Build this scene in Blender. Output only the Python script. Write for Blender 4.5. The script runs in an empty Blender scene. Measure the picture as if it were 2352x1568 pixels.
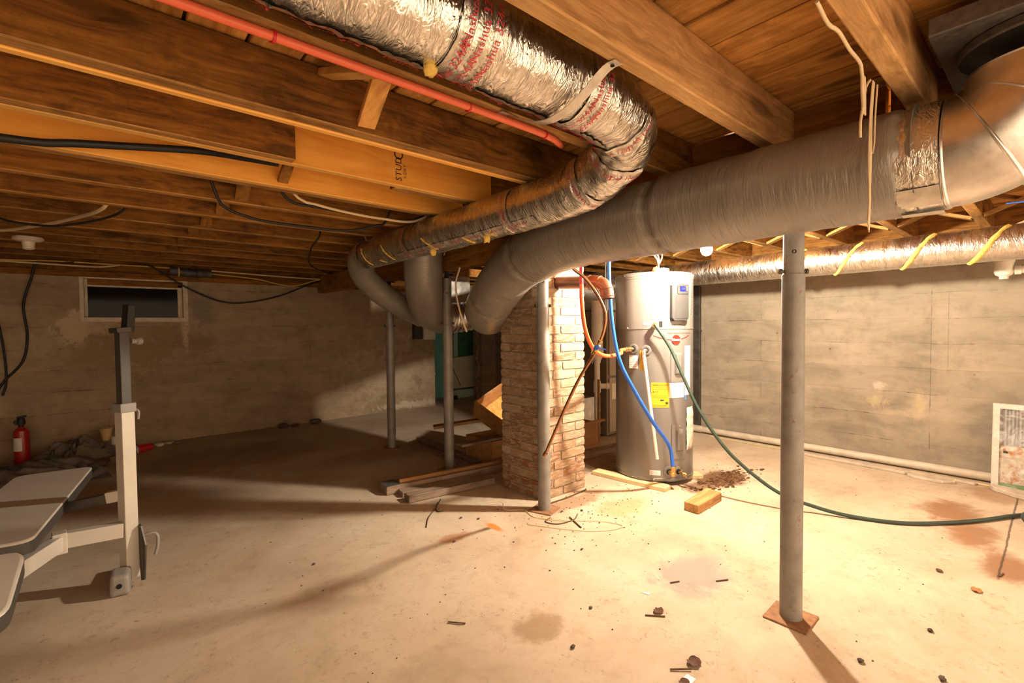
import bpy, bmesh, math, random
from mathutils import Vector, Matrix, noise

sc = bpy.context.scene
COL = sc.collection
RND = random.Random(11)
PI = math.pi

# ------------------------------------------------------------------ camera
F_PX, W_PX = 1084.5, 2352.0
HD, PT, RL = math.radians(40.675), math.radians(-1.755), math.radians(-0.567)
CZ = 1.12
f0 = Vector((math.sin(HD), math.cos(HD), 0)); r0 = Vector((math.cos(HD), -math.sin(HD), 0)); u0 = Vector((0, 0, 1))
fw = f0 * math.cos(PT) + u0 * math.sin(PT); u1 = u0 * math.cos(PT) - f0 * math.sin(PT)
rt = r0 * math.cos(RL) + u1 * math.sin(RL); up = u1 * math.cos(RL) - r0 * math.sin(RL)
cd = bpy.data.cameras.new('camera'); cam = bpy.data.objects.new('camera', cd); COL.objects.link(cam)
cd.sensor_fit = 'HORIZONTAL'; cd.sensor_width = 36.0; cd.lens = 36.0 * F_PX / W_PX
cd.clip_start = 0.02; cd.clip_end = 60
cam.matrix_world = Matrix(((rt.x, up.x, -fw.x, 0), (rt.y, up.y, -fw.y, 0), (rt.z, up.z, -fw.z, CZ), (0, 0, 0, 1)))
sc.camera = cam

# ------------------------------------------------------------------ world, exposure
w = bpy.data.worlds.new('world'); sc.world = w; w.use_nodes = True
bg = w.node_tree.nodes['Background']; bg.inputs[0].default_value = (1.0, 0.70, 0.44, 1); bg.inputs[1].default_value = 0.25  # warm ambient fill, added; enters through the open side behind the camera
vs = sc.view_settings
vs.view_transform = 'Standard'; vs.look = 'None'; vs.exposure = 3.52; vs.gamma = 1.0; vs.use_curve_mapping = False
MAIN_BULB = Vector((2.70, 1.372, 1.562)); MAIN_W = 22.0
NEAR_BULB = Vector((0.57, -0.62, 1.80)); NEAR_W = 1.0
LAMP_COL = (1.0, 0.85, 0.65, 1)
cy = sc.cycles; cy.max_bounces = 8; cy.diffuse_bounces = 5; cy.glossy_bounces = 3; cy.transmission_bounces = 3; cy.transparent_max_bounces = 6; cy.adaptive_threshold = 0.03; cy.caustics_reflective = False; cy.caustics_refractive = False

# ------------------------------------------------------------------ materials
def lnk(nt, sock, val):
    if isinstance(val, bpy.types.NodeSocket): nt.links.new(val, sock)
    elif val is not None: sock.default_value = val
class M:
    """small node-graph helper"""
    def __init__(s, name):
        s.m = bpy.data.materials.new(name); s.m.use_nodes = True; s.nt = s.m.node_tree
        s.b = s.nt.nodes['Principled BSDF']
        s._tc = None
    def n(s, typ, ins=(), out=0, **props):
        x = s.nt.nodes.new('ShaderNode' + typ)
        for k, v in props.items(): setattr(x, k, v)
        it = ins.items() if isinstance(ins, dict) else enumerate(ins)
        for k, v in it: lnk(s.nt, x.inputs[k], v)
        return x.outputs[out]
    def co(s):
        if s._tc is None: s._tc = s.n('TexCoord', out=3)
        return s._tc
    def rnd(s): return s.n('ObjectInfo', out=5)
    def mapping(s, vec, scale=(1, 1, 1), loc=(0, 0, 0)):
        return s.n('Mapping', {0: vec, 1: loc, 3: scale})
    def noise(s, vec, scale=5, detail=4, rough=.55, dist=0, out=0):
        return s.n('TexNoise', {'Vector': vec, 'Scale': scale, 'Detail': detail, 'Roughness': rough, 'Distortion': dist}, out=out)
    def ramp(s, fac, stops, interp='LINEAR'):
        x = s.nt.nodes.new('ShaderNodeValToRGB'); lnk(s.nt, x.inputs[0], fac); x.color_ramp.interpolation = interp
        e = x.color_ramp.elements
        while len(e) < len(stops): e.new(0.5)
        for i, (p, c) in enumerate(stops):
            e[i].position = p; e[i].color = tuple(c) + (1,) if len(c) == 3 else c
        return x.outputs[0]
    def mix(s, fac, a, b, mode='MIX'):
        x = s.nt.nodes.new('ShaderNodeMix'); x.data_type = 'RGBA'; x.blend_type = mode
        lnk(s.nt, x.inputs[0], fac)
        for i, v in ((6, a), (7, b)):
            lnk(s.nt, x.inputs[i], (tuple(v) + (1,) if not isinstance(v, bpy.types.NodeSocket) and len(v) == 3 else v))
        return x.outputs[2]
    def math(s, op, a, b=None, c=None, clamp=False):
        x = s.nt.nodes.new('ShaderNodeMath'); x.operation = op; x.use_clamp = clamp
        for i, v in enumerate((a, b, c)):
            if v is not None: lnk(s.nt, x.inputs[i], v)
        return x.outputs[0]
    def vmath(s, op, a, b=None, out=0):
        x = s.nt.nodes.new('ShaderNodeVectorMath'); x.operation = op; lnk(s.nt, x.inputs[0], a)
        if b is not None: lnk(s.nt, x.inputs[1], b)
        return x.outputs[out]
    def mr(s, v, a, b, c=0., d=1., t='LINEAR'):
        x = s.nt.nodes.new('ShaderNodeMapRange'); x.interpolation_type = t
        for i, q in enumerate((v, a, b, c, d)): lnk(s.nt, x.inputs[i], q)
        return x.outputs[0]
    def bump(s, h, strength=.3, dist=.01):
        o = s.n('Bump', {'Strength': strength, 'Distance': dist, 'Height': h}); s.nt.links.new(o, s.b.inputs['Normal']); return o
    def done(s, col=None, rough=None, metal=None, **kw):
        if col is not None: lnk(s.nt, s.b.inputs['Base Color'], tuple(col) + (1,) if not isinstance(col, bpy.types.NodeSocket) and len(col) == 3 else col)
        if rough is not None: lnk(s.nt, s.b.inputs['Roughness'], rough)
        if metal is not None: lnk(s.nt, s.b.inputs['Metallic'], metal)
        for k, v in kw.items(): lnk(s.nt, s.b.inputs[k], v)
        return s.m
def sc3(c, k): return tuple(min(1, x * k) for x in c)

def plain(name, col, rough=.5, metal=0, var=.18, scale=9, bump=0, bscale=60, spec=.5, wear=None, **kw):
    m = M(name); nz = m.noise(m.co(), scale, 5, .6)
    c = m.ramp(nz, [(.3, sc3(col, 1 - var)), (.7, sc3(col, 1 + var))])
    if wear: # (colour, amount)
        n2 = m.noise(m.co(), scale * 2.3, 6, .7); c = m.mix(m.mr(n2, wear[1], wear[1] + .08), c, wear[0])
    if bump: m.bump(m.noise(m.co(), bscale, 4, .6), bump, .004)
    r = m.mr(nz, .3, .7, rough * .85, min(1, rough * 1.15))
    return m.done(c, r, metal, **{'Specular IOR Level': spec, **kw})

def wood(name, dark, light, axis=0, rough=.75, knots=.0, grain=1.0, weather=0.0):
    m = M(name)
    off = m.vmath('SCALE', m.n('CombineXYZ', [m.rnd(), m.rnd(), m.rnd()])); off.node.inputs[3].default_value = 37.0
    v = m.vmath('ADD', m.co(), off)
    st = [1.0, 1.0, 1.0]; st[axis] = .07
    g = m.mapping(v, tuple(x * 1 for x in st))
    warp = m.noise(m.mapping(v, tuple(.5 if i == axis else 1 for i in range(3))), 5, 3, .5)
    g2 = m.vmath('ADD', g, m.vmath('MULTIPLY', m.n('CombineXYZ', [warp, warp, warp]), (.12, .12, .12)))
    n1 = m.noise(g2, 38 * grain, 6, .62); n2 = m.noise(g, 150 * grain, 3, .6); n3 = m.noise(v, 2.3, 3, .6)
    f = m.math('ADD', m.math('MULTIPLY', n1, .62), m.math('ADD', m.math('MULTIPLY', n2, .18), m.math('MULTIPLY', n3, .28)))
    mid = tuple((a + b) / 2 for a, b in zip(dark, light))
    c = m.ramp(f, [(.41, dark), (.53, mid), (.66, light)])
    c = m.mix(1.0, c, m.ramp(m.rnd(), [(0, (.82, .82, .80)), (1, (1.12, 1.08, 1.02))]), 'MULTIPLY')
    if knots:
        kv = m.mapping(v, tuple((1.7 if i == axis else 6.5) for i in range(3)))
        vo = m.n('TexVoronoi', {'Vector': kv, 'Scale': 1.0, 'Randomness': 1.0})
        k = m.mr(vo, .09, .21, 1, 0, 'SMOOTHSTEP')
        k = m.math('MULTIPLY', k, knots, clamp=True)
        c = m.mix(k, c, sc3(dark, .30))
    if weather:
        n4 = m.noise(v, 7, 6, .7); c = m.mix(m.math('MULTIPLY', m.mr(n4, .52, .66), weather), c, sc3(dark, .5))
    m.bump(m.math('ADD', n1, m.math('MULTIPLY', n2, .5)), .35, .004)
    return m.done(c, rough, 0, **{'Specular IOR Level': .25})

def stain(m, vec, col, cx, cy, rx, ry, colour, amount, ns, soft=.5):
    d = m.vmath('MULTIPLY', m.vmath('SUBTRACT', vec, (cx, cy, 0)), (1 / rx, 1 / ry, 0))
    ln = m.vmath('LENGTH', d, out=1)
    msk = m.mr(m.math('ADD', ln, m.math('MULTIPLY', m.math('SUBTRACT', ns, .5), 1.7)), 1 - soft, 1.0, 1, 0, 'SMOOTHSTEP')
    return m.mix(m.math('MULTIPLY', msk, amount), col, colour)

def floor_mat():
    m = M('concrete_floor'); v = m.co()
    n1 = m.noise(v, 1.3, 7, .62, .4); n2 = m.noise(v, 9, 7, .68); n3 = m.noise(v, 70, 4, .7); n4 = m.noise(v, 3.1, 6, .7, 1.2)
    c = m.ramp(n1, [(.30, (.38, .29, .205)), (.5, (.51, .415, .31)), (.70, (.62, .53, .41))])
    c = m.mix(m.math('MULTIPLY', m.mr(n2, .52, .72), .40), c, (.33, .235, .15))
    n5 = m.noise(v, 34, 7, .8, .8); c = m.mix(m.math('MULTIPLY', m.math('MULTIPLY', m.mr(n5, .54, .68), m.mr(n4, .42, .58)), .75), c, (.22, .14, .08))
    c = m.mix(m.math('MULTIPLY', m.mr(n4, .60, .72), .35), c, (.40, .25, .13))
    sp = m.n('TexVoronoi', {'Vector': v, 'Scale': 34.0, 'Randomness': 1.0})
    spm = m.math('MULTIPLY', m.mr(sp, .06, .11, 1, 0), m.mr(n2, .5, .62))
    c = m.mix(m.math('MULTIPLY', spm, .85), c, (.08, .05, .03))
    wz = m.mapping(v, (1.2, 4.0, 1)); scr = m.noise(wz, 22, 5, .75, 1.5)
    c = m.mix(m.math('MULTIPLY', m.mr(scr, .66, .74), .6), c, (.22, .15, .10))
    for a in [(1.62, 2.06, .035, .11, (.62, .20, .02), .9, .5), (1.37, 2.10, .12, .06, (.36, .15, .06), .7, .5),
              (3.80, .42, .34, .17, (.29, .15, .075), .92, .6), (3.42, .30, .26, .14, (.29, .15, .075), .9, .6),
              (3.10, .14, .22, .12, (.27, .14, .075), .92, .6), (4.35, .25, .25, .2, (.30, .15, .07), .6, .5),
              (3.38, 1.60, .30, .17, (.13, .065, .03), .95, .35), (3.08, 1.62, .18, .10, (.14, .07, .035), .8, .4),
              (1.98, 1.05, .26, .20, (.25, .24, .23), .8, .6), (1.20, 1.25, .13, .10, (.28, .18, .09), .7, .5),
              (2.45, 1.75, .30, .15, (.52, .24, .06), .5, .6), (2.25, 2.02, .35, .10, (.24, .14, .07), .7, .5),
              (3.0, 2.55, .45, .35, (.16, .09, .045), .85, .4), (3.6, 2.3, .5, .2, (.34, .20, .10), .5, .5),
              (1.95, 3.95, .9, .35, (.30, .21, .13), .55, .6), (.6, 4.8, 1.2, .7, (.28, .2, .13), .6, .6)]:
        c = stain(m, v, c, *a[:6], n2 if a[2] < .2 else n4, a[6])
    # control joint
    x = m.n('SeparateXYZ', [v]); 
    wob = m.math('ADD', x.node.outputs[1], m.math('MULTIPLY', m.math('SUBTRACT', n2, .5), .02))
    j = m.math('MULTIPLY', m.mr(m.math('ABSOLUTE', m.math('SUBTRACT', wob, .162)), .002, .006, 1, 0), m.mr(x.node.outputs[0], 2.9, 2.95))
    c = m.mix(m.math('MULTIPLY', j, .8), c, (.06, .04, .03))
    h = m.math('ADD', m.math('MULTIPLY', n2, .6), m.math('MULTIPLY', n3, .25))
    m.bump(m.math('SUBTRACT', h, j), .35, .006)
    return m.done(c, m.mr(n2, .3, .7, .62, .9), 0, **{'Specular IOR Level': .3})

def wall_mat(name, along, tint, patches=()):
    m = M(name); v = m.co(); s = m.n('SeparateXYZ', [v]).node
    n1 = m.noise(v, 1.1, 6, .6, .6); n2 = m.noise(v, 8, 7, .68); n3 = m.noise(v, 60, 4, .7)
    u = s.outputs[along]; z = s.outputs[2]
    zz = m.math('ADD', z, m.math('ADD', m.math('MULTIPLY', m.math('SUBTRACT', n1, .5), .05), m.math('MULTIPLY', m.math('SUBTRACT', n2, .5), .012)))
    uv = m.n('CombineXYZ', [u, zz, 0.])
    st = m.noise(m.mapping(m.n('CombineXYZ', [u, zz, 0.]), (1.0, 3.2, 1)), 2.4, 7, .68, .5)   # streaks along the form boards
    c = m.ramp(m.math('ADD', m.math('MULTIPLY', n1, .5), m.math('MULTIPLY', st, .5)), [(.34, sc3(tint, .62)), (.5, tint), (.68, sc3(tint, 1.28))])
    c = m.mix(m.math('MULTIPLY', m.mr(n2, .5, .68), .45), c, sc3(tint, .55))
    br = m.n('TexBrick', {'Vector': uv, 'Color1': (0, 0, 0, 1), 'Color2': (1, 1, 1, 1), 'Mortar': (0, 0, 0, 1), 'Scale': 1.0,
                          'Mortar Size': .0035, 'Mortar Smooth': .7, 'Bias': 0., 'Brick Width': 3.7, 'Row Height': .193}, out=1)
    row = br.node.outputs[0]
    c = m.mix(.22, c, m.mix(1.0, c, m.mix(.5, row, (.8, .8, .8)), 'MULTIPLY'))
    seam = m.math('MULTIPLY', br, m.math('MULTIPLY', m.mr(n2, .42, .58), m.mr(m.noise(v, 1.7, 3, .6), .44, .60)))
    c = m.mix(m.math('MULTIPLY', seam, .8), c, sc3(tint, .16))
    pit = m.n('TexVoronoi', {'Vector': v, 'Scale': 7.0, 'Randomness': 1.0}); pm = m.math('MULTIPLY', m.mr(pit, .03, .07, 1, 0), m.mr(n2, .52, .6))
    c = m.mix(m.math('MULTIPLY', pm, .7), c, sc3(tint, .2))
    pv = m.n('CombineXYZ', [u, z, 0.])
    np_ = m.mr(m.noise(v, 5.5, 8, .78, .8), .32, .68)
    for p in patches: c = stain(m, pv, c, *p[:6], np_, p[6])
    m.bump(m.math('SUBTRACT', m.math('ADD', m.math('MULTIPLY', n2, .5), m.math('MULTIPLY', n3, .2)), m.math('ADD', m.math('MULTIPLY', seam, .9), pm)), .4, .008)
    return m.done(c, .88, 0, **{'Specular IOR Level': .2})

def foil_mat(name='foil', col=(.82, .79, .74), rough=.24, cs=1.0):
    m = M(name); v = m.n('Attribute', out=1, attribute_name='st')
    n1 = m.noise(m.mapping(v, (1, .22, .22)), 46 * cs, 3, .55, 1.6); n2 = m.noise(m.mapping(v, (1, .5, .5)), 28 * cs, 2, .5, 2.2)
    h = m.math('ADD', m.math('ABSOLUTE', m.math('SUBTRACT', n1, .5)), m.math('MULTIPLY', m.math('ABSOLUTE', m.math('SUBTRACT', n2, .5)), .8))
    m.bump(h, .45, .016)
    c = m.ramp(n2, [(.3, sc3(col, .88)), (.7, col)])
    return m.done(c, m.mr(n1, .3, .7, rough * .7, rough * 1.3), 1.0)

def brick_mat(name, stops):
    m = M(name); v = m.vmath('ADD', m.co(), m.n('CombineXYZ', [m.math('MULTIPLY', m.rnd(), 51.), m.math('MULTIPLY', m.rnd(), 17.), 0.]))
    n1 = m.noise(v, 3.2, 6, .7, .6); n2 = m.noise(v, 14, 5, .7)
    c = m.ramp(m.rnd(), stops)
    c = m.mix(m.math('MULTIPLY', m.mr(n1, .46, .62), .85), c, (.54, .45, .34))
    c = m.mix(m.math('MULTIPLY', m.mr(n2, .55, .7), .5), c, (.20, .105, .06))
    m.bump(m.math('ADD', n1, m.math('MULTIPLY', n2, .7)), .5, .02)
    return m.done(c, .92, 0, **{'Specular IOR Level': .15})

def emit(name, col, strength):
    m = M(name); return m.done((0, 0, 0), .3, 0, **{'Emission Color': col, 'Emission Strength': strength})

MT = {}
MT['floor'] = floor_mat()
MT['wall_l'] = wall_mat('concrete_left', 0, (.42, .31, .205), [
    (-.22, 1.13, .13, .16, (.62, .48, .33), .85, .25), (.62, 1.08, .035, .30, (.60, .46, .31), .8, .4), (-.02, 1.14, .18, .07, (.55, .42, .28), .7, .3),
    (-.42, 1.02, .26, .14, (.50, .40, .29), .55, .5), (.25, .95, .55, .28, (.26, .165, .075), .55, .6), (.78, 1.32, .12, .22, (.20, .19, .165), .6, .6),
    (2.9, .55, .9, .6, (.50, .41, .30), .7, 1.0), (3.2, .06, .7, .05, (.62, .55, .44), .7, .5)])
MT['wall_r'] = wall_mat('concrete_right', 1, (.34, .285, .215), [
    (.95, .50, .10, .05, (.46, .38, .21), .45, .8), (.70, .55, .04, .11, (.46, .38, .21), .5, .8), (.78, .42, .18, .05, (.44, .36, .23), .4, .8),
    (.95, .62, .05, .04, (.52, .46, .38), .5, .8), (.637, .80, .0035, .75, (.10, .08, .06), .55, .6), (.541, .95, .003, .5, (.10, .08, .06), .4, .6),
    (2.443, 1.06, .016, .016, (.07, .055, .04), .95, .5)])
MT['wood_old'] = wood('aged_fir', (.085, .030, .004), (.33, .140, .022), 0, .8, .6, 1, .5)
MT['wood_old_y'] = wood('aged_fir_y', (.15, .058, .010), (.42, .20, .045), 1, .8, .2, 1, .3)
MT['wood_new'] = wood('new_pine', (.80, .34, .050), (.97, .50, .10), 0, .6, .9, .6)
MT['wood_new_y'] = wood('new_pine_y', (.52, .25, .07), (.78, .44, .14), 1, .65, .6, .8)
MT['wood_pale'] = wood('pale_board', (.48, .38, .20), (.70, .60, .36), 1, .7, .2, .8)
MT['wood_raw'] = wood('rough_sawn_edge', (.26, .125, .035), (.54, .30, .105), 0, .9, .2, 1.4, .3)
MT['wood_raw_pale'] = wood('rough_sawn_beam_edge', (.36, .20, .075), (.68, .43, .20), 0, .9, .3, 1.2, .2)  # underside to match the haze-paled near joists
MT['wood_new_pale'] = wood('new_pine_edge', (.88, .46, .11), (.98, .60, .19), 0, .6, .2, .6)
MT['wood_beam_y'] = wood('lighter_beam_y', (.28, .13, .035), (.55, .30, .10), 1, .75, .3, 1, .2)
MT['wood_beam'] = wood('lighter_beam', (.28, .145, .052), (.62, .36, .155), 0, .8, .6, 1, .3)  # aged fir paled for the near joists: flare haze put into the colour
MT['subfloor'] = wood('subfloor_boards', (.36, .155, .032), (.78, .41, .12), 1, .8, .7, .8, .4)
MT['wood_red'] = wood('stained_plywood', (.27, .125, .045), (.46, .25, .105), 0, .55, .3, .7)
MT['wood_painted'] = wood('worn_painted_board', (.17, .115, .085), (.34, .25, .19), 0, .6, .2, .7, .4)
MT['brick'] = brick_mat('old_brick', [(0, (.28, .15, .085)), (.25, (.36, .22, .135)), (.5, (.42, .30, .20)), (.75, (.48, .38, .27)), (1, (.40, .24, .14))])
MT['brick_low'] = brick_mat('damp_brick', [(0, (.28, .115, .06)), (.5, (.36, .19, .10)), (1, (.42, .28, .17))])
MT['mortar'] = plain('mortar', (.34, .27, .195), .95, 0, .3, 20, .6, 50, .1)
MT['post'] = plain('grey_post_paint', (.27, .255, .235), .5, .2, .22, 12, .1, 80, .4, ((.24, .12, .055), .60))
MT['post_base'] = plain('rusty_plate', (.30, .16, .085), .8, .2, .35, 30, .4, 80, .3)
MT['dark_steel'] = plain('dark_steel', (.085, .075, .065), .5, .6, .3, 20)
MT['black'] = plain('black_rubber', (.014, .013, .012), .55, 0, .2, 10)
MT['hole'] = plain('hole_shadow', (.02, .018, .016), .9, 0, .1, 10, spec=.1)
MT['sleeve'] = None
MT['foil'] = foil_mat()
MT['foil2'] = foil_mat('foil_smooth', (.80, .77, .72), .30, .6)
MT['tape'] = foil_mat('foil_tape', (.86, .82, .76), .34, 1.2)
MT['galv'] = plain('galvanised', (.74, .72, .70), .30, 1.0, .2, 14, .08, 40)
MT['galv_dark'] = plain('dull_galvanised', (.13, .12, .11), .6, .6, .3, 60, .3, 120)
MT['strap'] = plain('strap_metal', (.62, .58, .52), .42, .7, .2, 30, .1)
MT['red_print'] = plain('red_print', (.52, .035, .05), .5, 0, .05)
MT['black_print'] = plain('black_print', (.03, .022, .015), .7, 0, .1)
MT['grey_print'] = plain('grey_print', (.05, .045, .04), .5, 0, .05)
MT['yellow_fibre'] = plain('yellow_fibreglass', (.74, .50, .13), .95, 0, .25, 60, .8, 120, .1)
MT['heater'] = plain('heater_grey', (.235, .22, .205), .32, .55, .05, 4)
MT['heater_light'] = plain('heater_jacket', (.25, .235, .22), .34, .5, .04, 4)
MT['charcoal'] = plain('charcoal_plastic', (.028, .026, .025), .45, 0, .06, 10)
MT['white_label'] = plain('white_label', (.80, .79, .77), .5, 0, .04)
MT['yellow_label'] = plain('yellow_label', (.56, .36, .015), .5, 0, .05)
MT['red_badge'] = plain('red_badge', (.40, .010, .005), .4, 0, .04)
MT['blue_label'] = plain('blue_label', (.06, .25, .62), .5, 0, .05)
MT['screen'] = emit('lit_screen', (.05, .07, 1, 1), .10)
MT['screen_text'] = emit('screen_digits', (.6, .7, 1, 1), .12)
MT['copper'] = plain('copper', (.42, .20, .105), .35, 1.0, .2, 20)
MT['flue'] = plain('copper_brown_flue', (.21, .105, .07), .36, .65, .25, 12, .1)
MT['brass'] = plain('brass', (.66, .44, .17), .32, 1.0, .15, 20)
MT['pex_orange'] = plain('orange_tubing', (.86, .155, .05), .38, 0, .05, 5)
MT['pex_red'] = plain('red_tubing', (.62, .02, .03), .38, 0, .05, 5)
MT['pex_blue'] = plain('blue_tubing', (.02, .14, .72), .35, 0, .05, 5)
MT['pex_coral'] = plain('coral_tubing', (.86, .17, .08), .4, 0, .05, 5)
MT['hose'] = plain('green_hose', (.030, .052, .040), .5, 0, .15, 12)
MT['pvc'] = plain('white_pvc', (.72, .67, .58), .4, 0, .08, 12)
MT['pvc_dirty'] = plain('dirty_pvc', (.52, .45, .36), .5, 0, .15, 14, 0, 60, .4, ((.34, .20, .09), .70))
MT['rope'] = plain('cream_cord', (.72, .57, .36), .8, 0, .1, 30)
MT['cable_white'] = plain('cream_cable', (.72, .56, .34), .55, 0, .06, 10)
MT['cable_yellow'] = plain('yellow_cable', (.66, .42, .08), .55, 0, .06, 10)
MT['cable_pink'] = plain('pink_cable', (.76, .36, .24), .55, 0, .06, 10)
MT['vinyl'] = plain('pale_vinyl', (.50, .46, .40), .5, 0, .06, 6, .12, 90)
MT['vinyl_dark'] = plain('charcoal_vinyl', (.055, .05, .046), .5, 0, .12, 12, .1, 90)
MT['enamel'] = plain('pale_enamel', (.58, .54, .48), .35, .1, .05, 8)
MT['grey_plastic'] = plain('grey_plastic', (.25, .235, .22), .5, 0, .1, 10)
MT['red_paint'] = plain('red_paint', (.42, .018, .012), .3, 0, .1, 6)
MT['red_plastic'] = plain('red_plastic', (.50, .012, .012), .35, 0, .1, 6)
MT['cloth'] = plain('grey_brown_cloth', (.19, .16, .125), .95, 0, .3, 9, .6, 120, .1)
MT['plaster'] = plain('old_white_paint', (.66, .56, .43), .7, 0, .2, 14, .3, 60)
MT['glass_dark'] = plain('night_glass', (.010, .009, .008), .06, 0, .05, 5, spec=.10)
MT['film'] = None
MT['furnace'] = plain('beige_enamel', (.42, .35, .26), .45, .1, .08, 5)
MT['furnace_shaded'] = plain('beige_enamel_shaded', (.22, .165, .115), .5, .1, .1, 5)  # darker copy of the beige: shade on the cabinet side put into colour
MT['teal'] = plain('teal_paint', (.22, .62, .62), .6, 0, .15, 4, .1)
MT['green'] = plain('dark_green_paint', (.08, .26, .13), .5, 0, .3, 9)
MT['green_pale'] = plain('pale_green_paint', (.50, .70, .62), .6, 0, .15, 6)
MT['cream'] = plain('cream_board', (.74, .69, .56), .6, 0, .12, 6)
MT['chunk'] = plain('broken_concrete', (.50, .43, .34), .95, 0, .25, 14, .8, 60, .1)
MT['dirt'] = plain('dirt', (.115, .06, .03), .98, 0, .5, 30, .9, 90, .1)
MT['stone_dark'] = plain('dark_grit', (.085, .058, .04), .9, 0, .4, 30, .4)
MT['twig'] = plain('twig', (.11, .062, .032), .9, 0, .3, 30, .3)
MT['leaf'] = plain('dead_leaf', (.10, .042, .02), .85, 0, .35, 30, .3)
MT['paper'] = plain('white_scrap', (.80, .80, .80), .6, 0, .05)
MT['corr'] = plain('corrugated_steel', (.30, .285, .27), .45, .5, .15, 10, 0, 60, .4, ((.30, .12, .02), .60))
MT['rusty_white'] = plain('rusted_white_sheet', (.42, .36, .28), .6, 0, .3, 7, .2, 40, .4, ((.36, .13, .015), .52))
MT['green_scuff'] = plain('green_paint_edge', (.09, .20, .06), .7, 0, .4, 20, .4)
MT['lampholder'] = plain('white_porcelain', (.74, .64, .52), .3, 0, .05, 6)
MT['bulb'] = emit('lit_bulb', LAMP_COL, MAIN_W / (PI * 4 * PI * .033 ** 2))
MT['bulb_near'] = emit('lit_bulb_near', (1.0, .80, .58, 1), NEAR_W / (PI * 4 * PI * .03 ** 2))

def sleeve_mat():
    m = M('grey_duct_sleeve'); v = m.n('Attribute', out=1, attribute_name='st')
    n1 = m.noise(m.mapping(v, (.6, 1, 1)), 4, 5, .6); n2 = m.noise(m.mapping(v, (1, .14, .14)), 62, 4, .6, 1.0); n3 = m.noise(v, 240, 2, .5)
    c = m.ramp(n1, [(.3, (.27, .245, .215)), (.7, (.36, .33, .29))])
    m.bump(m.math('ADD', n2, m.math('MULTIPLY', n3, .08)), .38, .012)
    return m.done(c, m.mr(n2, .3, .7, .30, .42), .32)
MT['sleeve'] = sleeve_mat()
def film_mat():
    m = M('clear_film'); v = m.co(); n1 = m.noise(v, 9, 4, .6, 2.0)
    m.bump(n1, 1.0, .03)
    return m.done((.95, .95, .95), .12, 0, **{'Transmission Weight': .0, 'Alpha': m.mr(n1, .45, .62, .05, .32)})
MT['film'] = film_mat()

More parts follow.
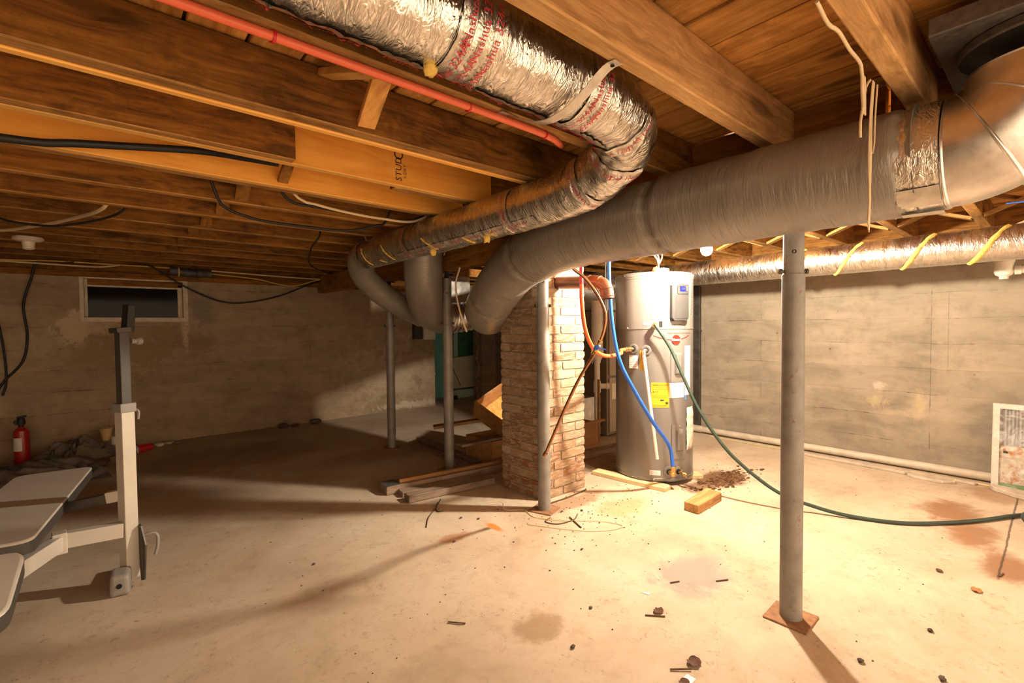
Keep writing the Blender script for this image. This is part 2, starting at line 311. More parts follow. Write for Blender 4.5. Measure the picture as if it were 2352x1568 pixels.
# ------------------------------------------------------------------ geometry helpers
class G:
    def __init__(s): s.v = []; s.f = []; s.sm = []; s.st = None
    def add(s, vs_, fs, smooth=False):
        o = len(s.v); s.v += [Vector(p) for p in vs_]
        for f in fs: s.f.append([i + o for i in f]); s.sm.append(smooth)
        return s
    def hexa(s, p):    # 8 corners: bottom 4 ccw, top 4 ccw
        return s.add(p, [(3, 2, 1, 0), (4, 5, 6, 7), (0, 1, 5, 4), (1, 2, 6, 5), (2, 3, 7, 6), (3, 0, 4, 7)])
    def box(s, a, b):
        x0, y0, z0 = a; x1, y1, z1 = b
        return s.hexa([(x0, y0, z0), (x1, y0, z0), (x1, y1, z0), (x0, y1, z0), (x0, y0, z1), (x1, y0, z1), (x1, y1, z1), (x0, y1, z1)])
    def beam(s, p, q, wd, ht, roll_up=(0, 0, 1)):   # square bar p->q
        p, q = Vector(p), Vector(q); t = (q - p).normalized(); u = Vector(roll_up); b = t.cross(u)
        if b.length < 1e-4: b = t.cross(Vector((1, 0, 0)))
        b.normalize(); u = b.cross(t); b *= wd / 2; u *= ht / 2
        return s.hexa([p - b - u, p + b - u, q + b - u, q - b - u, p - b + u, p + b + u, q + b + u, q - b + u])
    def tube(s, path, r, n=16, caps=True, closed_profile=True):
        rings = frames(path); rr = r if callable(r) else (lambda i, k: r)
        m = len(rings); vs_ = []
        for i, (p, t, a, b) in enumerate(rings):
            rad = rr(i / (m - 1), i)
            for k in range(n):
                th = 2 * PI * k / n; vs_.append(p + (a * math.cos(th) + b * math.sin(th)) * rad)
        fs = [(i * n + k, i * n + (k + 1) % n, (i + 1) * n + (k + 1) % n, (i + 1) * n + k) for i in range(m - 1) for k in range(n)]
        s.add(vs_, fs, True)
        if caps:
            s.add(vs_[:n], [tuple(range(n))[::-1]]); s.add(vs_[-n:], [tuple(range(n))])
        return s
    def lathe(s, prof, c, axis=(0, 0, 1), n=24, smooth=True, sharp=25):
        c = Vector(c); t = Vector(axis).normalized(); a = t.orthogonal().normalized(); b = t.cross(a)
        # split the profile where it turns sharply, so shading stays crisp
        segs = [[prof[0]]]
        for i in range(1, len(prof)):
            segs[-1].append(prof[i])
            if i < len(prof) - 1:
                d1 = Vector((prof[i][0] - prof[i - 1][0], prof[i][1] - prof[i - 1][1])); d2 = Vector((prof[i + 1][0] - prof[i][0], prof[i + 1][1] - prof[i][1]))
                if d1.length > 1e-6 and d2.length > 1e-6 and math.degrees(d1.angle(d2)) > sharp: segs.append([prof[i]])
        for sg in segs:
            vs_ = [c + t * z + (a * math.cos(2 * PI * k / n) + b * math.sin(2 * PI * k / n)) * max(r, 1e-5) for r, z in sg for k in range(n)]
            fs = [(i * n + k, i * n + (k + 1) % n, (i + 1) * n + (k + 1) % n, (i + 1) * n + k) for i in range(len(sg) - 1) for k in range(n)]
            s.add(vs_, fs, smooth)
        return s
    def sphere(s, c, r, n=12, sx=1, sy=1, sz=1):
        c = Vector(c); m = n // 2; vs_ = []
        for i in range(m + 1):
            ph = PI * i / m
            for k in range(n):
                th = 2 * PI * k / n; vs_.append(c + Vector((sx * r * math.sin(ph) * math.cos(th), sy * r * math.sin(ph) * math.sin(th), sz * r * math.cos(ph))))
        return s.add(vs_, [(i * n + k, (i + 1) * n + k, (i + 1) * n + (k + 1) % n, i * n + (k + 1) % n) for i in range(m) for k in range(n)], True)
    def prism(s, poly, vec):   # planar polygon (3D pts) extruded by vec
        n = len(poly); vec = Vector(vec); p = [Vector(x) for x in poly]; q = [x + vec for x in p]
        return s.add(p + q, [tuple(range(n))[::-1], tuple(range(n, 2 * n))] + [(i, (i + 1) % n, (i + 1) % n + n, i + n) for i in range(n)])
    def grid(s, fn, nu, nv, smooth=True):
        vs_ = [fn(i / nu, j / nv) for i in range(nu + 1) for j in range(nv + 1)]
        return s.add(vs_, [(i * (nv + 1) + j, (i + 1) * (nv + 1) + j, (i + 1) * (nv + 1) + j + 1, i * (nv + 1) + j + 1) for i in range(nu) for j in range(nv)], smooth)
    def rock(s, c, r, seed, sx=1, sy=1, sz=1, n=8, amp=.35):
        a = len(s.v); s.sphere(c, r, n, sx, sy, sz); c = Vector(c)
        for i in range(a, len(s.v)):
            d = s.v[i] - c; s.v[i] = c + d * (1 + amp * noise.noise(d.normalized() * 1.7 + Vector((seed * 3.1, seed, 0))))
        for k in range(len(s.sm)): pass
        return s

def catmull(pts, step):
    P = [Vector(p) for p in pts]
    if len(P) == 2:
        n = max(1, int((P[1] - P[0]).length / step)); return [P[0].lerp(P[1], i / n) for i in range(n + 1)]
    P = [P[0] * 2 - P[1]] + P + [P[-1] * 2 - P[-2]]; out = []
    for i in range(1, len(P) - 2):
        a, b, c, d = P[i - 1:i + 3]; n = max(2, int((c - b).length / step))
        for k in range(n):
            t = k / n
            out.append(.5 * ((2 * b) + (c - a) * t + (2 * a - 5 * b + 4 * c - d) * t * t + (3 * b - a - 3 * c + d) * t ** 3))
    out.append(P[-2]); return out
def frames(path, up0=(0, 0, 1)):
    P = [Vector(p) for p in path]; out = []; a = None
    for i, p in enumerate(P):
        t = (P[min(i + 1, len(P) - 1)] - P[max(i - 1, 0)]).normalized()
        if a is None:
            a = Vector(up0) - t * t.dot(Vector(up0))
            if a.length < .05: a = t.orthogonal()
        else: a = a - t * t.dot(a)
        a.normalize(); out.append((p, t, a, t.cross(a)))
    return out

WL = {}
def obj(name, g, mat, parent=None, bevel=0, seg=1, origin=True, weld=False):
    me = bpy.data.meshes.new(name)
    me.from_pydata([tuple(v) for v in g.v], [], g.f)
    for p, s_ in zip(me.polygons, g.sm): p.use_smooth = s_
    bm = bmesh.new(); bm.from_mesh(me)
    if weld: bmesh.ops.remove_doubles(bm, verts=bm.verts, dist=1e-5)
    bmesh.ops.recalc_face_normals(bm, faces=bm.faces)
    if bevel:
        es = [e for e in bm.edges if len(e.link_faces) == 2 and e.calc_face_angle(0) > .6]
        bmesh.ops.bevel(bm, geom=es, offset=bevel, segments=seg, affect='EDGES', profile=.5)
    bm.to_mesh(me); bm.free()
    if g.st:
        at_ = me.attributes.new('st', 'FLOAT_VECTOR', 'POINT')
        for i, q in enumerate(g.st): at_.data[i].vector = q
    xs = [v.co for v in me.vertices]
    lo = Vector((min(v.x for v in xs), min(v.y for v in xs), min(v.z for v in xs))); hi = Vector((max(v.x for v in xs), max(v.y for v in xs), max(v.z for v in xs)))
    o_ = Vector(((lo.x + hi.x) / 2, (lo.y + hi.y) / 2, lo.z if parent is None else (lo.z + hi.z) / 2)) if origin else Vector((0, 0, 0))
    me.transform(Matrix.Translation(-o_))
    me.materials.append(mat if not isinstance(mat, str) else MT[mat])
    o = bpy.data.objects.new(name, me); COL.objects.link(o)
    WL[o.name] = o_
    if parent is not None:
        o.parent = parent; o.location = o_ - WL[parent.name]
    else: o.location = o_
    return o
def tag(o, label=None, cat=None, group=None, kind=None):
    if label: o['label'] = label
    if cat: o['category'] = cat
    if group: o['group'] = group
    if kind: o['kind'] = kind
    return o
def thing(name, loc, label, cat, group=None):
    o = bpy.data.objects.new(name, None); COL.objects.link(o); o.empty_display_size = .1
    o.location = loc; WL[o.name] = Vector(loc); return tag(o, label, cat, group)
def link_copy(name, me, parent, loc, scale=(1, 1, 1), rot=(0, 0, 0)):
    o = bpy.data.objects.new(name, me); COL.objects.link(o); o.parent = parent
    o.location = Vector(loc) - WL[parent.name]; o.scale = scale; o.rotation_euler = rot; WL[o.name] = Vector(loc); return o

def text_geo(txt, size, fn, res=2, spacing=1.0, bold=0.0):
    cu = bpy.data.curves.new('txt', 'FONT'); cu.body = txt; cu.size = size; cu.resolution_u = res; cu.align_x = 'CENTER'; cu.align_y = 'CENTER'
    cu.space_character = spacing; cu.offset = bold
    o = bpy.data.objects.new('txt', cu); COL.objects.link(o)
    dg = bpy.context.evaluated_depsgraph_get(); me = bpy.data.meshes.new_from_object(o.evaluated_get(dg))
    g = G(); g.add([fn(v.co.x, v.co.y) for v in me.vertices], [tuple(p.vertices) for p in me.polygons])
    bpy.data.objects.remove(o); bpy.data.curves.remove(cu); bpy.data.meshes.remove(me)
    return g

# ================================================================== STRUCTURE
ZJ, ZS = 1.75, 1.915          # underside of joists / of the subfloor
X0, X1, Y0, Y1 = -2.6, 4.70, -1.0, 5.87
g = G(); g.box((X0 - .2, Y0 - .2, -.1), (X1 + .6, 7.2, 0)); tag(obj('floor', g, 'floor', origin=False), kind='structure')

g = G()
def wl(x0, x1, z0, z1): g.box((x0, Y1, z0), (x1, Y1 + .22, z1))
wl(X0 - .2, -.165, 0, 1.62); wl(-.165, .637, 0, 1.222); wl(.637, 3.575, 0, 1.62); wl(4.42, 5.3, 0, 1.90)
g.box((3.575, Y1, 1.62), (4.42, Y1 + .22, 1.90))
wall_l = tag(obj('wall_left', g, 'wall_l', origin=False), kind='structure')
# broken edge of the doorway
g = G()
for k in range(26):
    z = .03 + k * .06; g.rock((3.575 + RND.uniform(-.006, .008), Y1 + .03 + RND.uniform(0, .1), z), .03, k, .6, 1.2, 1.2, 6)
obj('rough_jamb', g, 'wall_l', wall_l)
g = G()
for k in range(26):
    z = .03 + k * .06; g.rock((4.42 + RND.uniform(-.008, .006), Y1 + .06 + RND.uniform(0, .1), z), .03, k + 50, .6, 1.2, 1.2, 6)
obj('rough_jamb', g, 'wall_l', wall_l)
g = G(); g.box((X1, Y0 - .2, 0), (X1 + .22, Y1, ZS)); wall_r = tag(obj('wall_right', g, 'wall_r', origin=False), kind='structure')
g = G(); g.box((X0 - .2, Y0 - .2, 0), (X0, Y1, ZS)); tag(obj('wall_front', g, 'wall_r', origin=False), kind='structure')
# sill plate and rim board on top of the left wall
g = G(); g.box((X0, Y1 - .02, 1.62), (3.575, Y1 + .14, 1.672)); tag(obj('trim_1', g, 'wood_old', bevel=.002), kind='structure')
g = G(); g.box((X0, Y1 + .03, 1.672), (3.575, Y1 + .08, ZS)); tag(obj('trim_2', g, 'wood_old', bevel=.002), kind='structure')
g = G(); g.box((X1 - .02, Y0, 1.62), (X1 + .0, Y1 - .3, ZS)); tag(obj('trim_3', g, 'wood_old_y', bevel=.002), kind='structure')
# alcove behind the doorway
g = G(); g.box((3.2, 6.62, 0), (5.3, 6.75, 1.9)); alc = tag(obj('wall_alcove', g, 'wall_l', origin=False), kind='structure')
g = G(); g.box((5.2, Y1 + .22, 0), (5.3, 6.62, 1.9)); tag(obj('wall_alcove_side', g, 'wall_l', origin=False), kind='structure')
g = G(); g.box((3.2, Y1 + .22, 0), (3.3, 6.62, 1.9)); tag(obj('wall_alcove_end', g, 'wall_l', origin=False), kind='structure')

# ceiling: slab, boards, joists, bridging, girder
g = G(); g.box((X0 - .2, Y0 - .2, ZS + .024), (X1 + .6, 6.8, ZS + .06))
ceil = tag(obj('ceiling', g, 'twig', origin=False), kind='structure')  # dark slab colour stands in for the shade in the board gaps
bw = .146; nb = int((X1 - X0) / bw) + 1
def board_mesh(name, dx, dy, dz, mat, bev=.003):
    g = G(); g.box((-dx / 2, -dy / 2, -dz / 2), (dx / 2, dy / 2, dz / 2)); o = obj(name, g, mat, bevel=bev, origin=False); me = o.data; bpy.data.objects.remove(o); return me
bm_ = board_mesh('subfloor_board', bw - .010, Y1 - Y0 + .3, .022, 'subfloor')
for i in range(nb):
    link_copy('subfloor_board', bm_, ceil, (X0 + bw * (i + .5), (Y0 + Y1) / 2 + .1, ZS + .0125 + RND.uniform(0, .006)))
def joist(x0, x1, y0, y1, mat='wood_old', z0=ZJ, z1=ZS, name='joist', bev=.003):
    g = G(); g.box((x0, y0, z0), (x1, y1, z1)); o = obj(name, g, mat, ceil, bevel=bev); raw_underside(o.data, 'wood_raw' if mat == 'wood_old' else 'wood_new_pale'); return o
def raw_underside(me, mat):
    me.materials.append(MT[mat])
    for p in me.polygons:
        if p.normal.z < -.6: p.material_index = 1
    return me
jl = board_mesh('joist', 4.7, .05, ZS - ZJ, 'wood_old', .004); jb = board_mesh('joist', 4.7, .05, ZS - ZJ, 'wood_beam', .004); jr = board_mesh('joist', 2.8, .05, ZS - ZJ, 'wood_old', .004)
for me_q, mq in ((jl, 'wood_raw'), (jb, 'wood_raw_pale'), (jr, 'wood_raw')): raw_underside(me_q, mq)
JY = [.262 + .403 * k for k in range(-3, 14)]
zc = (ZJ + ZS) / 2
for k, y in zip(range(-3, 14), JY):
    if y > Y1 - .1: continue
    if k == 4: pass
    if k == 4:  # old joist cut short, new board takes over
        joist(X0, .555, 1.871, 1.918); joist(X0, 1.52, 1.919, 1.956, 'wood_new'); 
    elif k == 5:
        joist(X0, 2.1, 2.298, 2.346); joist(X0, 1.58, 2.260, 2.297, 'wood_new')
    elif k == 3:
        link_copy('joist', jl, ceil, (-.25, 1.503, zc)); joist(X0, 1.72, 1.529, 1.556, 'wood_new', ZJ - .004)
    else:
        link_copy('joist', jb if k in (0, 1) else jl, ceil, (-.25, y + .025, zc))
    link_copy('joist', jr, ceil, (3.3, y + .077, zc))
joist(1.0, 2.1, 1.96, 2.008)
# a pale patch board on the far side, seen under the big duct
g = G(); g.box((3.0, .655, ZJ - .006), (3.62, .663, ZS - .03)); obj('patch_board', g, 'wood_new_y', ceil)
# cross bridging
def strut(p, q, mat='wood_old_y', wd=.042, ht=.018):
    g = G(); g.beam(p, q, wd, ht); obj('bridging_strut', g, mat, ceil, bevel=.0015)
strut((.55, 1.115, 1.765), (.53, 1.472, 1.895), 'wood_new_y', .05, .02); strut((.59, 1.115, 1.895), (.655, 1.474, 1.775), 'wood_new_y', .055, .022)
strut((.60, 1.962, 1.895), (.61, 2.255, 1.772), 'wood_old_y'); strut((.54, 1.962, 1.77), (.54, 2.255, 1.9))
for k in range(5, 12):
    a = JY[k + 3] + .052; b = JY[k + 4] - .002
    if k == 5: a = 2.35
    x = .5 - .02 * (k - 5)
    strut((x, a, 1.89), (x + .03, b, 1.768), 'wood_old_y', .06); strut((x - .06, a, 1.77), (x - .05, b, 1.89), 'wood_old_y', .05)
for k in range(-2, 8):
    a = JY[k + 3] + .106; b = JY[k + 4] + .050
    strut((3.98, a, 1.895), (3.98, b, 1.757), 'wood_beam_y', .06); strut((4.05, a, 1.757), (4.05, b, 1.895), 'wood_beam_y', .06)
# main girder on the posts
g = G(); g.box((1.955, Y0, 1.552), (2.045, Y1, ZJ)); obj('girder', g, 'wood_old_y', ceil, bevel=.004)
# blocking over the girder between joists
for k in range(-1, 9):
    a = JY[k + 3] + .13; b = JY[k + 4]
    g = G(); g.box((1.975, a, ZJ), (2.02, b, ZS - .01)); obj('blocking', g, 'wood_old_y', ceil)
# lumber grade stamp on the new board
def stampfn(x, y): return Vector((1.0 + y, 1.9185, 1.812 + x))
g = text_geo('STUD', .042, lambda x, y: Vector((1.0 - y, 1.9178, 1.822 + x))); g2 = text_geo('S-DRY', .022, lambda x, y: Vector((1.03 - y, 1.9178, 1.815 + x)))
g.add(g2.v, g2.f)
ring = [Vector((1.0 + .022 * math.cos(t), 1.9178, 1.885 + .022 * math.sin(t))) for t in [2 * PI * i / 20 for i in range(20)]]
ring2 = [Vector((1.0 + .016 * math.cos(t), 1.9178, 1.885 + .016 * math.sin(t))) for t in [2 * PI * i / 20 for i in range(20)]]
g.add(ring + ring2, [(i, (i + 1) % 20, 20 + (i + 1) % 20, 20 + i) for i in range(20)])
obj('grade_stamp', g, 'black_print', ceil)

# window in the left wall
win = thing('window_1', (.236, Y1, 1.222), None, None); tag(win, kind='structure')
wx0, wx1, wz0, wz1 = -.165, .637, 1.222, 1.612
def wbar(name, a, b, mat='plaster'): g = G(); g.box(a, b); return obj(name, g, mat, win, bevel=.003)
wbar('frame_bar', (wx0 - .012, Y1 - .012, wz0 - .014), (wx0 + .02, Y1 + .12, wz1 + .02)); wbar('frame_bar', (wx1 - .03, Y1 - .012, wz0 - .014), (wx1 + .012, Y1 + .12, wz1 + .02))
wbar('frame_bar', (wx0, Y1 - .014, wz1 - .004), (wx1, Y1 + .12, wz1 + .022)); wbar('frame_bar', (wx0, Y1 - .014, wz0 - .016), (wx1, Y1 + .12, wz0 + .026))
wbar('sash_bar', (wx0 + .02, Y1 + .04, wz0 + .026), (wx0 + .045, Y1 + .09, wz1 - .004)); wbar('sash_bar', (wx1 - .07, Y1 + .05, wz0 + .026), (wx1 - .03, Y1 + .09, wz1 - .03))
wbar('sash_bar', (wx0 + .045, Y1 + .05, wz1 - .075), (wx1 - .07, Y1 + .09, wz1 - .058))
wbar('dark_head', (wx0 + .02, Y1 + .05, wz1 - .058), (wx1 - .03, Y1 + .085, wz1 - .004), 'wood_old')
wbar('pane', (wx0 + .04, Y1 + .07, wz0 + .02), (wx1 - .04, Y1 + .076, wz1 - .05), 'glass_dark')

# ================================================================== POSTS
def post(x, y, label, zj=1.30, rot=.6, top=1.552, rusty=True, hole_ang=None):
    t = thing('support_post', (x, y, 0), label, 'post', 'steel posts under the girder')
    ca, sa = math.cos(rot), math.sin(rot)
    def P(a, b, z): return Vector((x + a * ca - b * sa, y + a * sa + b * ca, z))
    h = .075
    g = G(); g.hexa([P(-h, -h, 0), P(h, -h, 0), P(h, h, 0), P(-h, h, 0), P(-h, -h, .007), P(h, -h, .007), P(h, h, .007), P(-h, h, .007)])
    obj('base_plate', g, 'post_base', t, bevel=.002)
    g = G(); g.lathe([(.0385, .007), (.0385, zj), (.036, zj + .003)], (x, y, 0), n=28); obj('lower_tube', g, 'post', t)
    g = G(); g.lathe([(.0345, zj - .01), (.0345, top - .07), (.036, top - .07), (.036, top - .05), (.030, top - .048), (.0, top - .048)], (x, y, 0), n=28); obj('upper_tube', g, 'post', t)
    g = G(); g.lathe([(.017, top - .05), (.017, top - .007)], (x, y, 0), n=16)
    for k in range(7): g.lathe([(.0165, top - .048 + k * .006), (.0195, top - .045 + k * .006), (.0165, top - .042 + k * .006)], (x, y, 0), n=14)
    obj('jack_screw', g, 'dark_steel', t)
    g = G(); g.hexa([P(-.05, -.05, top - .007), P(.05, -.05, top - .007), P(.05, .05, top - .007), P(-.05, .05, top - .007), P(-.05, -.05, top - .001), P(.05, -.05, top - .001), P(.05, .05, top - .001), P(-.05, .05, top - .001)])
    obj('top_plate', g, 'dark_steel', t)
    d = Vector((.76, -.65, 0)) if hole_ang is None else Vector((math.cos(hole_ang), math.sin(hole_ang), 0))
    g = G(); c = Vector((x, y, zj + .012)); g.lathe([(0, -.052), (.010, -.052), (.010, -.044), (.006, -.044), (.006, .044), (.010, .044), (.010, .052), (0, .052)], c, d, 12); obj('pin', g, 'dark_steel', t)
    v = Vector((-.93 * x, -.93 * y - .12, 0)).normalized()
    g = G(); c = Vector((x, y, top - .165)); g.lathe([(0, .0335), (.0075, .0348), (.0075, .0335)], c, v, 14); obj('pin_hole', g, 'hole', t)
    return t
post(1.954, .656, 'grey steel post standing nearest the hose on the open floor', 1.305, 0.03, hole_ang=-.72)
post(2.008, 2.047, 'grey steel post right in front of the brick chimney corner', 1.235, .35, hole_ang=-.3)
post(2.028, 3.132, 'grey steel post beside the stack of salvaged boards and crate', 1.14, .2)
post(2.005, 4.077, 'grey steel post standing between board pile and left concrete wall', 1.13, .9)

# ================================================================== CHIMNEY
CX0, CX1, CY0, CY1 = 2.097, 2.502, 2.147, 2.562
ch = thing('brick_chimney', ((CX0 + CX1) / 2, (CY0 + CY1) / 2, 0), 'old whitewashed brick chimney standing beside the water heater', 'chimney')
g = G(); g.box((CX0 + .006, CY0 + .006, 0), (CX1 - .006, CY1 - .006, ZJ - .01)); obj('mortar_core', g, 'mortar', ch)
bricks = []
for q in range(5):
    o_g = G(); o_g.box((-.5, -.5, -.5), (.5, .5, .5)); o = obj('brick', o_g, 'brick', origin=False)
    bm = bmesh.new(); bm.from_mesh(o.data)
    bmesh.ops.subdivide_edges(bm, edges=bm.edges, cuts=1, use_grid_fill=True)
    for v in bm.verts:
        d = v.co.copy(); v.co += Vector((.035, .05, .10)) * 1.0 * noise.noise(d * 2.3 + Vector((q * 9.1, 0, 0))) 
        if sum(abs(abs(c) - .5) < 1e-4 for c in d) == 3: v.co *= .965
    bm.to_mesh(o.data); bm.free(); me = o.data; bpy.data.objects.remove(o)
    me2 = me.copy(); me2.materials.clear(); me2.materials.append(MT['brick_low']); bricks.append((me, me2))
rh = .0595; jt = .009
def brick(x0, x1, y0, y1, row):
    jx = RND.uniform(-.0025, .0025); jy = RND.uniform(-.0025, .0025)
    low = row < 5 + RND.choice((-2, -1, 0, 1))
    s = (x1 - x0 - jt, y1 - y0 - jt, rh - jt)
    link_copy('brick', RND.choice(bricks)[1 if low else 0], ch, ((x0 + x1) / 2 + jx, (y0 + y1) / 2 + jy, rh * (row + .5) + RND.uniform(-.0015, .0015)), s, (0, 0, RND.uniform(-.012, .012)))
BD = .10; hj = jt / 2
for row in range(29):
    a, b, c, d = CX0 - hj, CX1 + hj, CY0 - hj, CY1 + hj
    if row % 2 == 0:
        m_ = a + (b - a) * RND.uniform(.41, .47)
        brick(a, m_, c, c + BD, row); brick(m_, b, c, c + BD, row)
        m_ = a + (b - a) * .5; brick(a, m_, d - BD, d, row); brick(m_, b, d - BD, d, row)
        brick(a, a + BD, c + BD, d - BD, row); brick(b - BD, b, c + BD, d - BD, row)
    else:
        m_ = c + (d - c) * RND.uniform(.44, .54)
        brick(a, a + BD, c, m_, row); brick(a, a + BD, m_, d, row)
        m_ = c + (d - c) * .5; brick(b - BD, b, c, m_, row); brick(b - BD, b, m_, d, row)
        brick(a + BD, b - BD, c, c + BD, row); brick(a + BD, b - BD, d - BD, d, row)

# ================================================================== WATER HEATER
HX, HY, HR = 3.109, 1.990, .280
HB, HT = .030, 1.495
htc = Vector((-.84224, -.5391, 0)); hrv = Vector((.5391, -.84224, 0))
def hs(phi, z, r=HR):
    a = math.radians(phi); return Vector((HX, HY, z)) + (htc * math.cos(a) + hrv * math.sin(a)) * r
def hn(phi): a = math.radians(phi); return htc * math.cos(a) + hrv * math.sin(a)
wh = thing('water_heater', (HX, HY, HB), 'tall grey cylindrical water heater with dark control panel and yellow label', 'water heater')
g = G(); g.lathe([(0, HB), (HR - .006, HB), (HR, HB + .008), (HR, HB + .024), (HR - .003, HB + .026), (HR - .003, 1.096)], (HX, HY, 0), n=96); obj('lower_jacket', g, 'heater', wh)
g = G(); g.lathe([(HR - .0025, 1.098), (HR - .0025, 1.448), (HR, 1.450), (HR, 1.462), (HR + .002, 1.464), (HR + .002, 1.480), (HR - .006, 1.492), (HR - .02, HT), (0, HT)], (HX, HY, 0), n=96); obj('upper_shroud', g, 'heater_light', wh)
g = G(); g.lathe([(HR - .001, 1.094), (HR + .0005, 1.095), (HR + .0005, 1.099), (HR - .001, 1.100)], (HX, HY, 0), n=96); obj('seam_ring', g, 'heater', wh)
def hpatch(name, p0, p1, z0, z1, mat, r=HR - .0015, parent=wh, n=8, bevel=0, th=.0):
    g = G()
    if th:
        R2 = r + th
        for i in range(n):
            a, b = p0 + (p1 - p0) * i / n, p0 + (p1 - p0) * (i + 1) / n
            g.hexa([hs(a, z0, r), hs(b, z0, r), hs(b, z0, R2), hs(a, z0, R2), hs(a, z1, r), hs(b, z1, r), hs(b, z1, R2), hs(a, z1, R2)])
    else: g.grid(lambda u, v: hs(p0 + (p1 - p0) * u, z0 + (z1 - z0) * v, r), n, 1)
    return obj(name, g, mat, parent)
def htext(txt, size, phi, z, mat, name='lettering', r=HR, parent=wh, spacing=1.0):
    g = text_geo(txt, size, lambda x, y: hs(phi + math.degrees(x / r), z + y, r), spacing=spacing); return obj(name, g, mat, parent)
# control panel: raised, bevelled corners at the bottom
def panel_shape(p0, p1, z0, z1, cut, r0_, r1_):
    pts = [(p0, z1 - cut * .4), (p0 + cut * 60, z1), (p1 - cut * 60, z1), (p1, z1 - cut * .4), (p1, z0 + cut), (p1 - cut * 140, z0), (p0 + cut * 140, z0), (p0, z0 + cut)]
    g = G(); n = len(pts); m = 10
    a = [hs(p, z, r0_) for p, z in pts]; b = [hs(p * .94 + .06 * (p0 + p1) / 2, z * .96 + .04 * (z0 + z1) / 2, r1_) for p, z in pts]
    g.add(a + b, [(i, (i + 1) % n, n + (i + 1) % n, n + i) for i in range(n)])
    # front face as strips so it follows the curve
    front = [(p * .94 + .06 * (p0 + p1) / 2, z * .96 + .04 * (z0 + z1) / 2) for p, z in pts]
    L = [front[0], front[7]]; 
    c0 = front[1][0]; c1 = front[2][0]
    def top(p): return front[1][1] - max(0, (c0 - p) / max(1e-6, c0 - front[0][0])) * (front[1][1] - front[0][1]) - max(0, (p - c1) / (front[3][0] - c1)) * (front[2][1] - front[3][1])
    d0 = front[6][0]; d1 = front[5][0]
    def bot(p): return front[6][1] + max(0, (d0 - p) / (d0 - front[7][0])) * (front[7][1] - front[6][1]) + max(0, (p - d1) / (front[4][0] - d1)) * (front[4][1] - front[5][1])
    ps = [front[0][0] + (front[3][0] - front[0][0]) * i / 24 for i in range(25)]
    vs_ = [hs(p, bot(p), r1_) for p in ps] + [hs(p, top(p), r1_) for p in ps]
    g.add(vs_, [(i, i + 1, 25 + i + 1, 25 + i) for i in range(24)], True)
    return g
cp = obj('control_panel', panel_shape(22.3, 49, 1.148, 1.407, .022, HR - .01, HR + .032), 'charcoal', wh)
o = obj('screen_bezel', panel_shape(29.5, 47.2, 1.333, 1.394, .006, HR + .025, HR + .036), 'black', cp)
hpatch('lit_screen', 33.2, 41.5, 1.352, 1.386, 'screen', HR + .0365, cp, 4)
htext('120', .020, 38, 1.371, 'screen_text', 'digits', HR + .037, cp)
for i, ph in enumerate((33.5, 36.5, 39.5, 42.5)): hpatch('button', ph - .7, ph + .7, 1.341, 1.347, 'screen_text', HR + .037, cp, 1)
for z in (1.36, 1.372, 1.383): hpatch('button', 43.6, 44.8, z, z + .005, 'white_label', HR + .037, cp, 1)
hpatch('cover_plate', 28.0, 46.8, 1.168, 1.328, 'charcoal', HR + .034, cp, 10)
# stickers
s_ = hpatch('warning_sticker', -4.2, 9.9, 1.247, 1.309, 'white_label', HR + .0005)
for i in range(3): hpatch('printed_line', -2.5 + i, 8.5 - 2 * i, 1.292 - .014 * i, 1.2945 - .014 * i, 'leaf', HR + .001, s_, 3)
hpatch('yellow_corner', -4.0, -2.2, 1.250, 1.262, 'yellow_label', HR + .001, s_, 2)
hpatch('paper_sheet', -3.5, 11, 1.165, 1.242, 'white_label', HR + .0005)
hpatch('small_sticker', -14.5, -5.5, 1.125, 1.14, 'white_label', HR + .0005)
htext('PROTERRA', .0185, 34, 1.122, 'grey_print', 'model_lettering', HR + .0005, wh, 1.25)
htext('PERFORMANCE PLATINUM', .0165, 40, 1.066, 'grey_print', 'series_lettering', HR - .0005, wh, 1.05)
# red swoosh and round badge
def band(p0, p1, f, hgt, mat, name, r=HR - .001):
    g = G(); g.grid(lambda u, v: hs(p0 + (p1 - p0) * u, f(p0 + (p1 - p0) * u) + hgt * (v - .5), r), 30, 1); return obj(name, g, mat, wh)
band(0, 58, lambda p: 1.020 + .030 * ((p - 29) / 29) ** 2, .0045, 'red_badge', 'red_stripe')
bd = G(); ns_ = 28
bd.add([hs(32.2, 1.021, HR + .004)] + [hs(32.2 + math.degrees(.0335 * math.cos(2 * PI * i / ns_) / HR), 1.021 + .0335 * math.sin(2 * PI * i / ns_), HR + .0035) for i in range(ns_)], [(0, 1 + i, 1 + (i + 1) % ns_) for i in range(ns_)], True)
bdo = obj('badge', bd, 'red_badge', wh)
htext('Rheem', .027, 32.2, 1.021, 'white_label', 'badge_lettering', HR + .005, bdo, .92)
# side louvres
g = G()
for k in range(13):
    g.lathe([(0, .0), (.0032, .0), (.0032, .0012)], hs(66 + (k % 2) * 2.2, 1.20 + .013 * k, HR - .002), hn(66), 8)
obj('vent_holes', g, 'hole', wh)
# screws
for ph, z in ((-45, 1.475), (-40, 1.105), (48, 1.105), (-30, .046), (52, .046), (0, .045), (-2, 1.478)):
    g = G(); g.lathe([(.006, -.002), (.005, .003), (0, .004)], hs(ph, z, HR), hn(ph), 8); obj('screw', g, 'galv', wh)
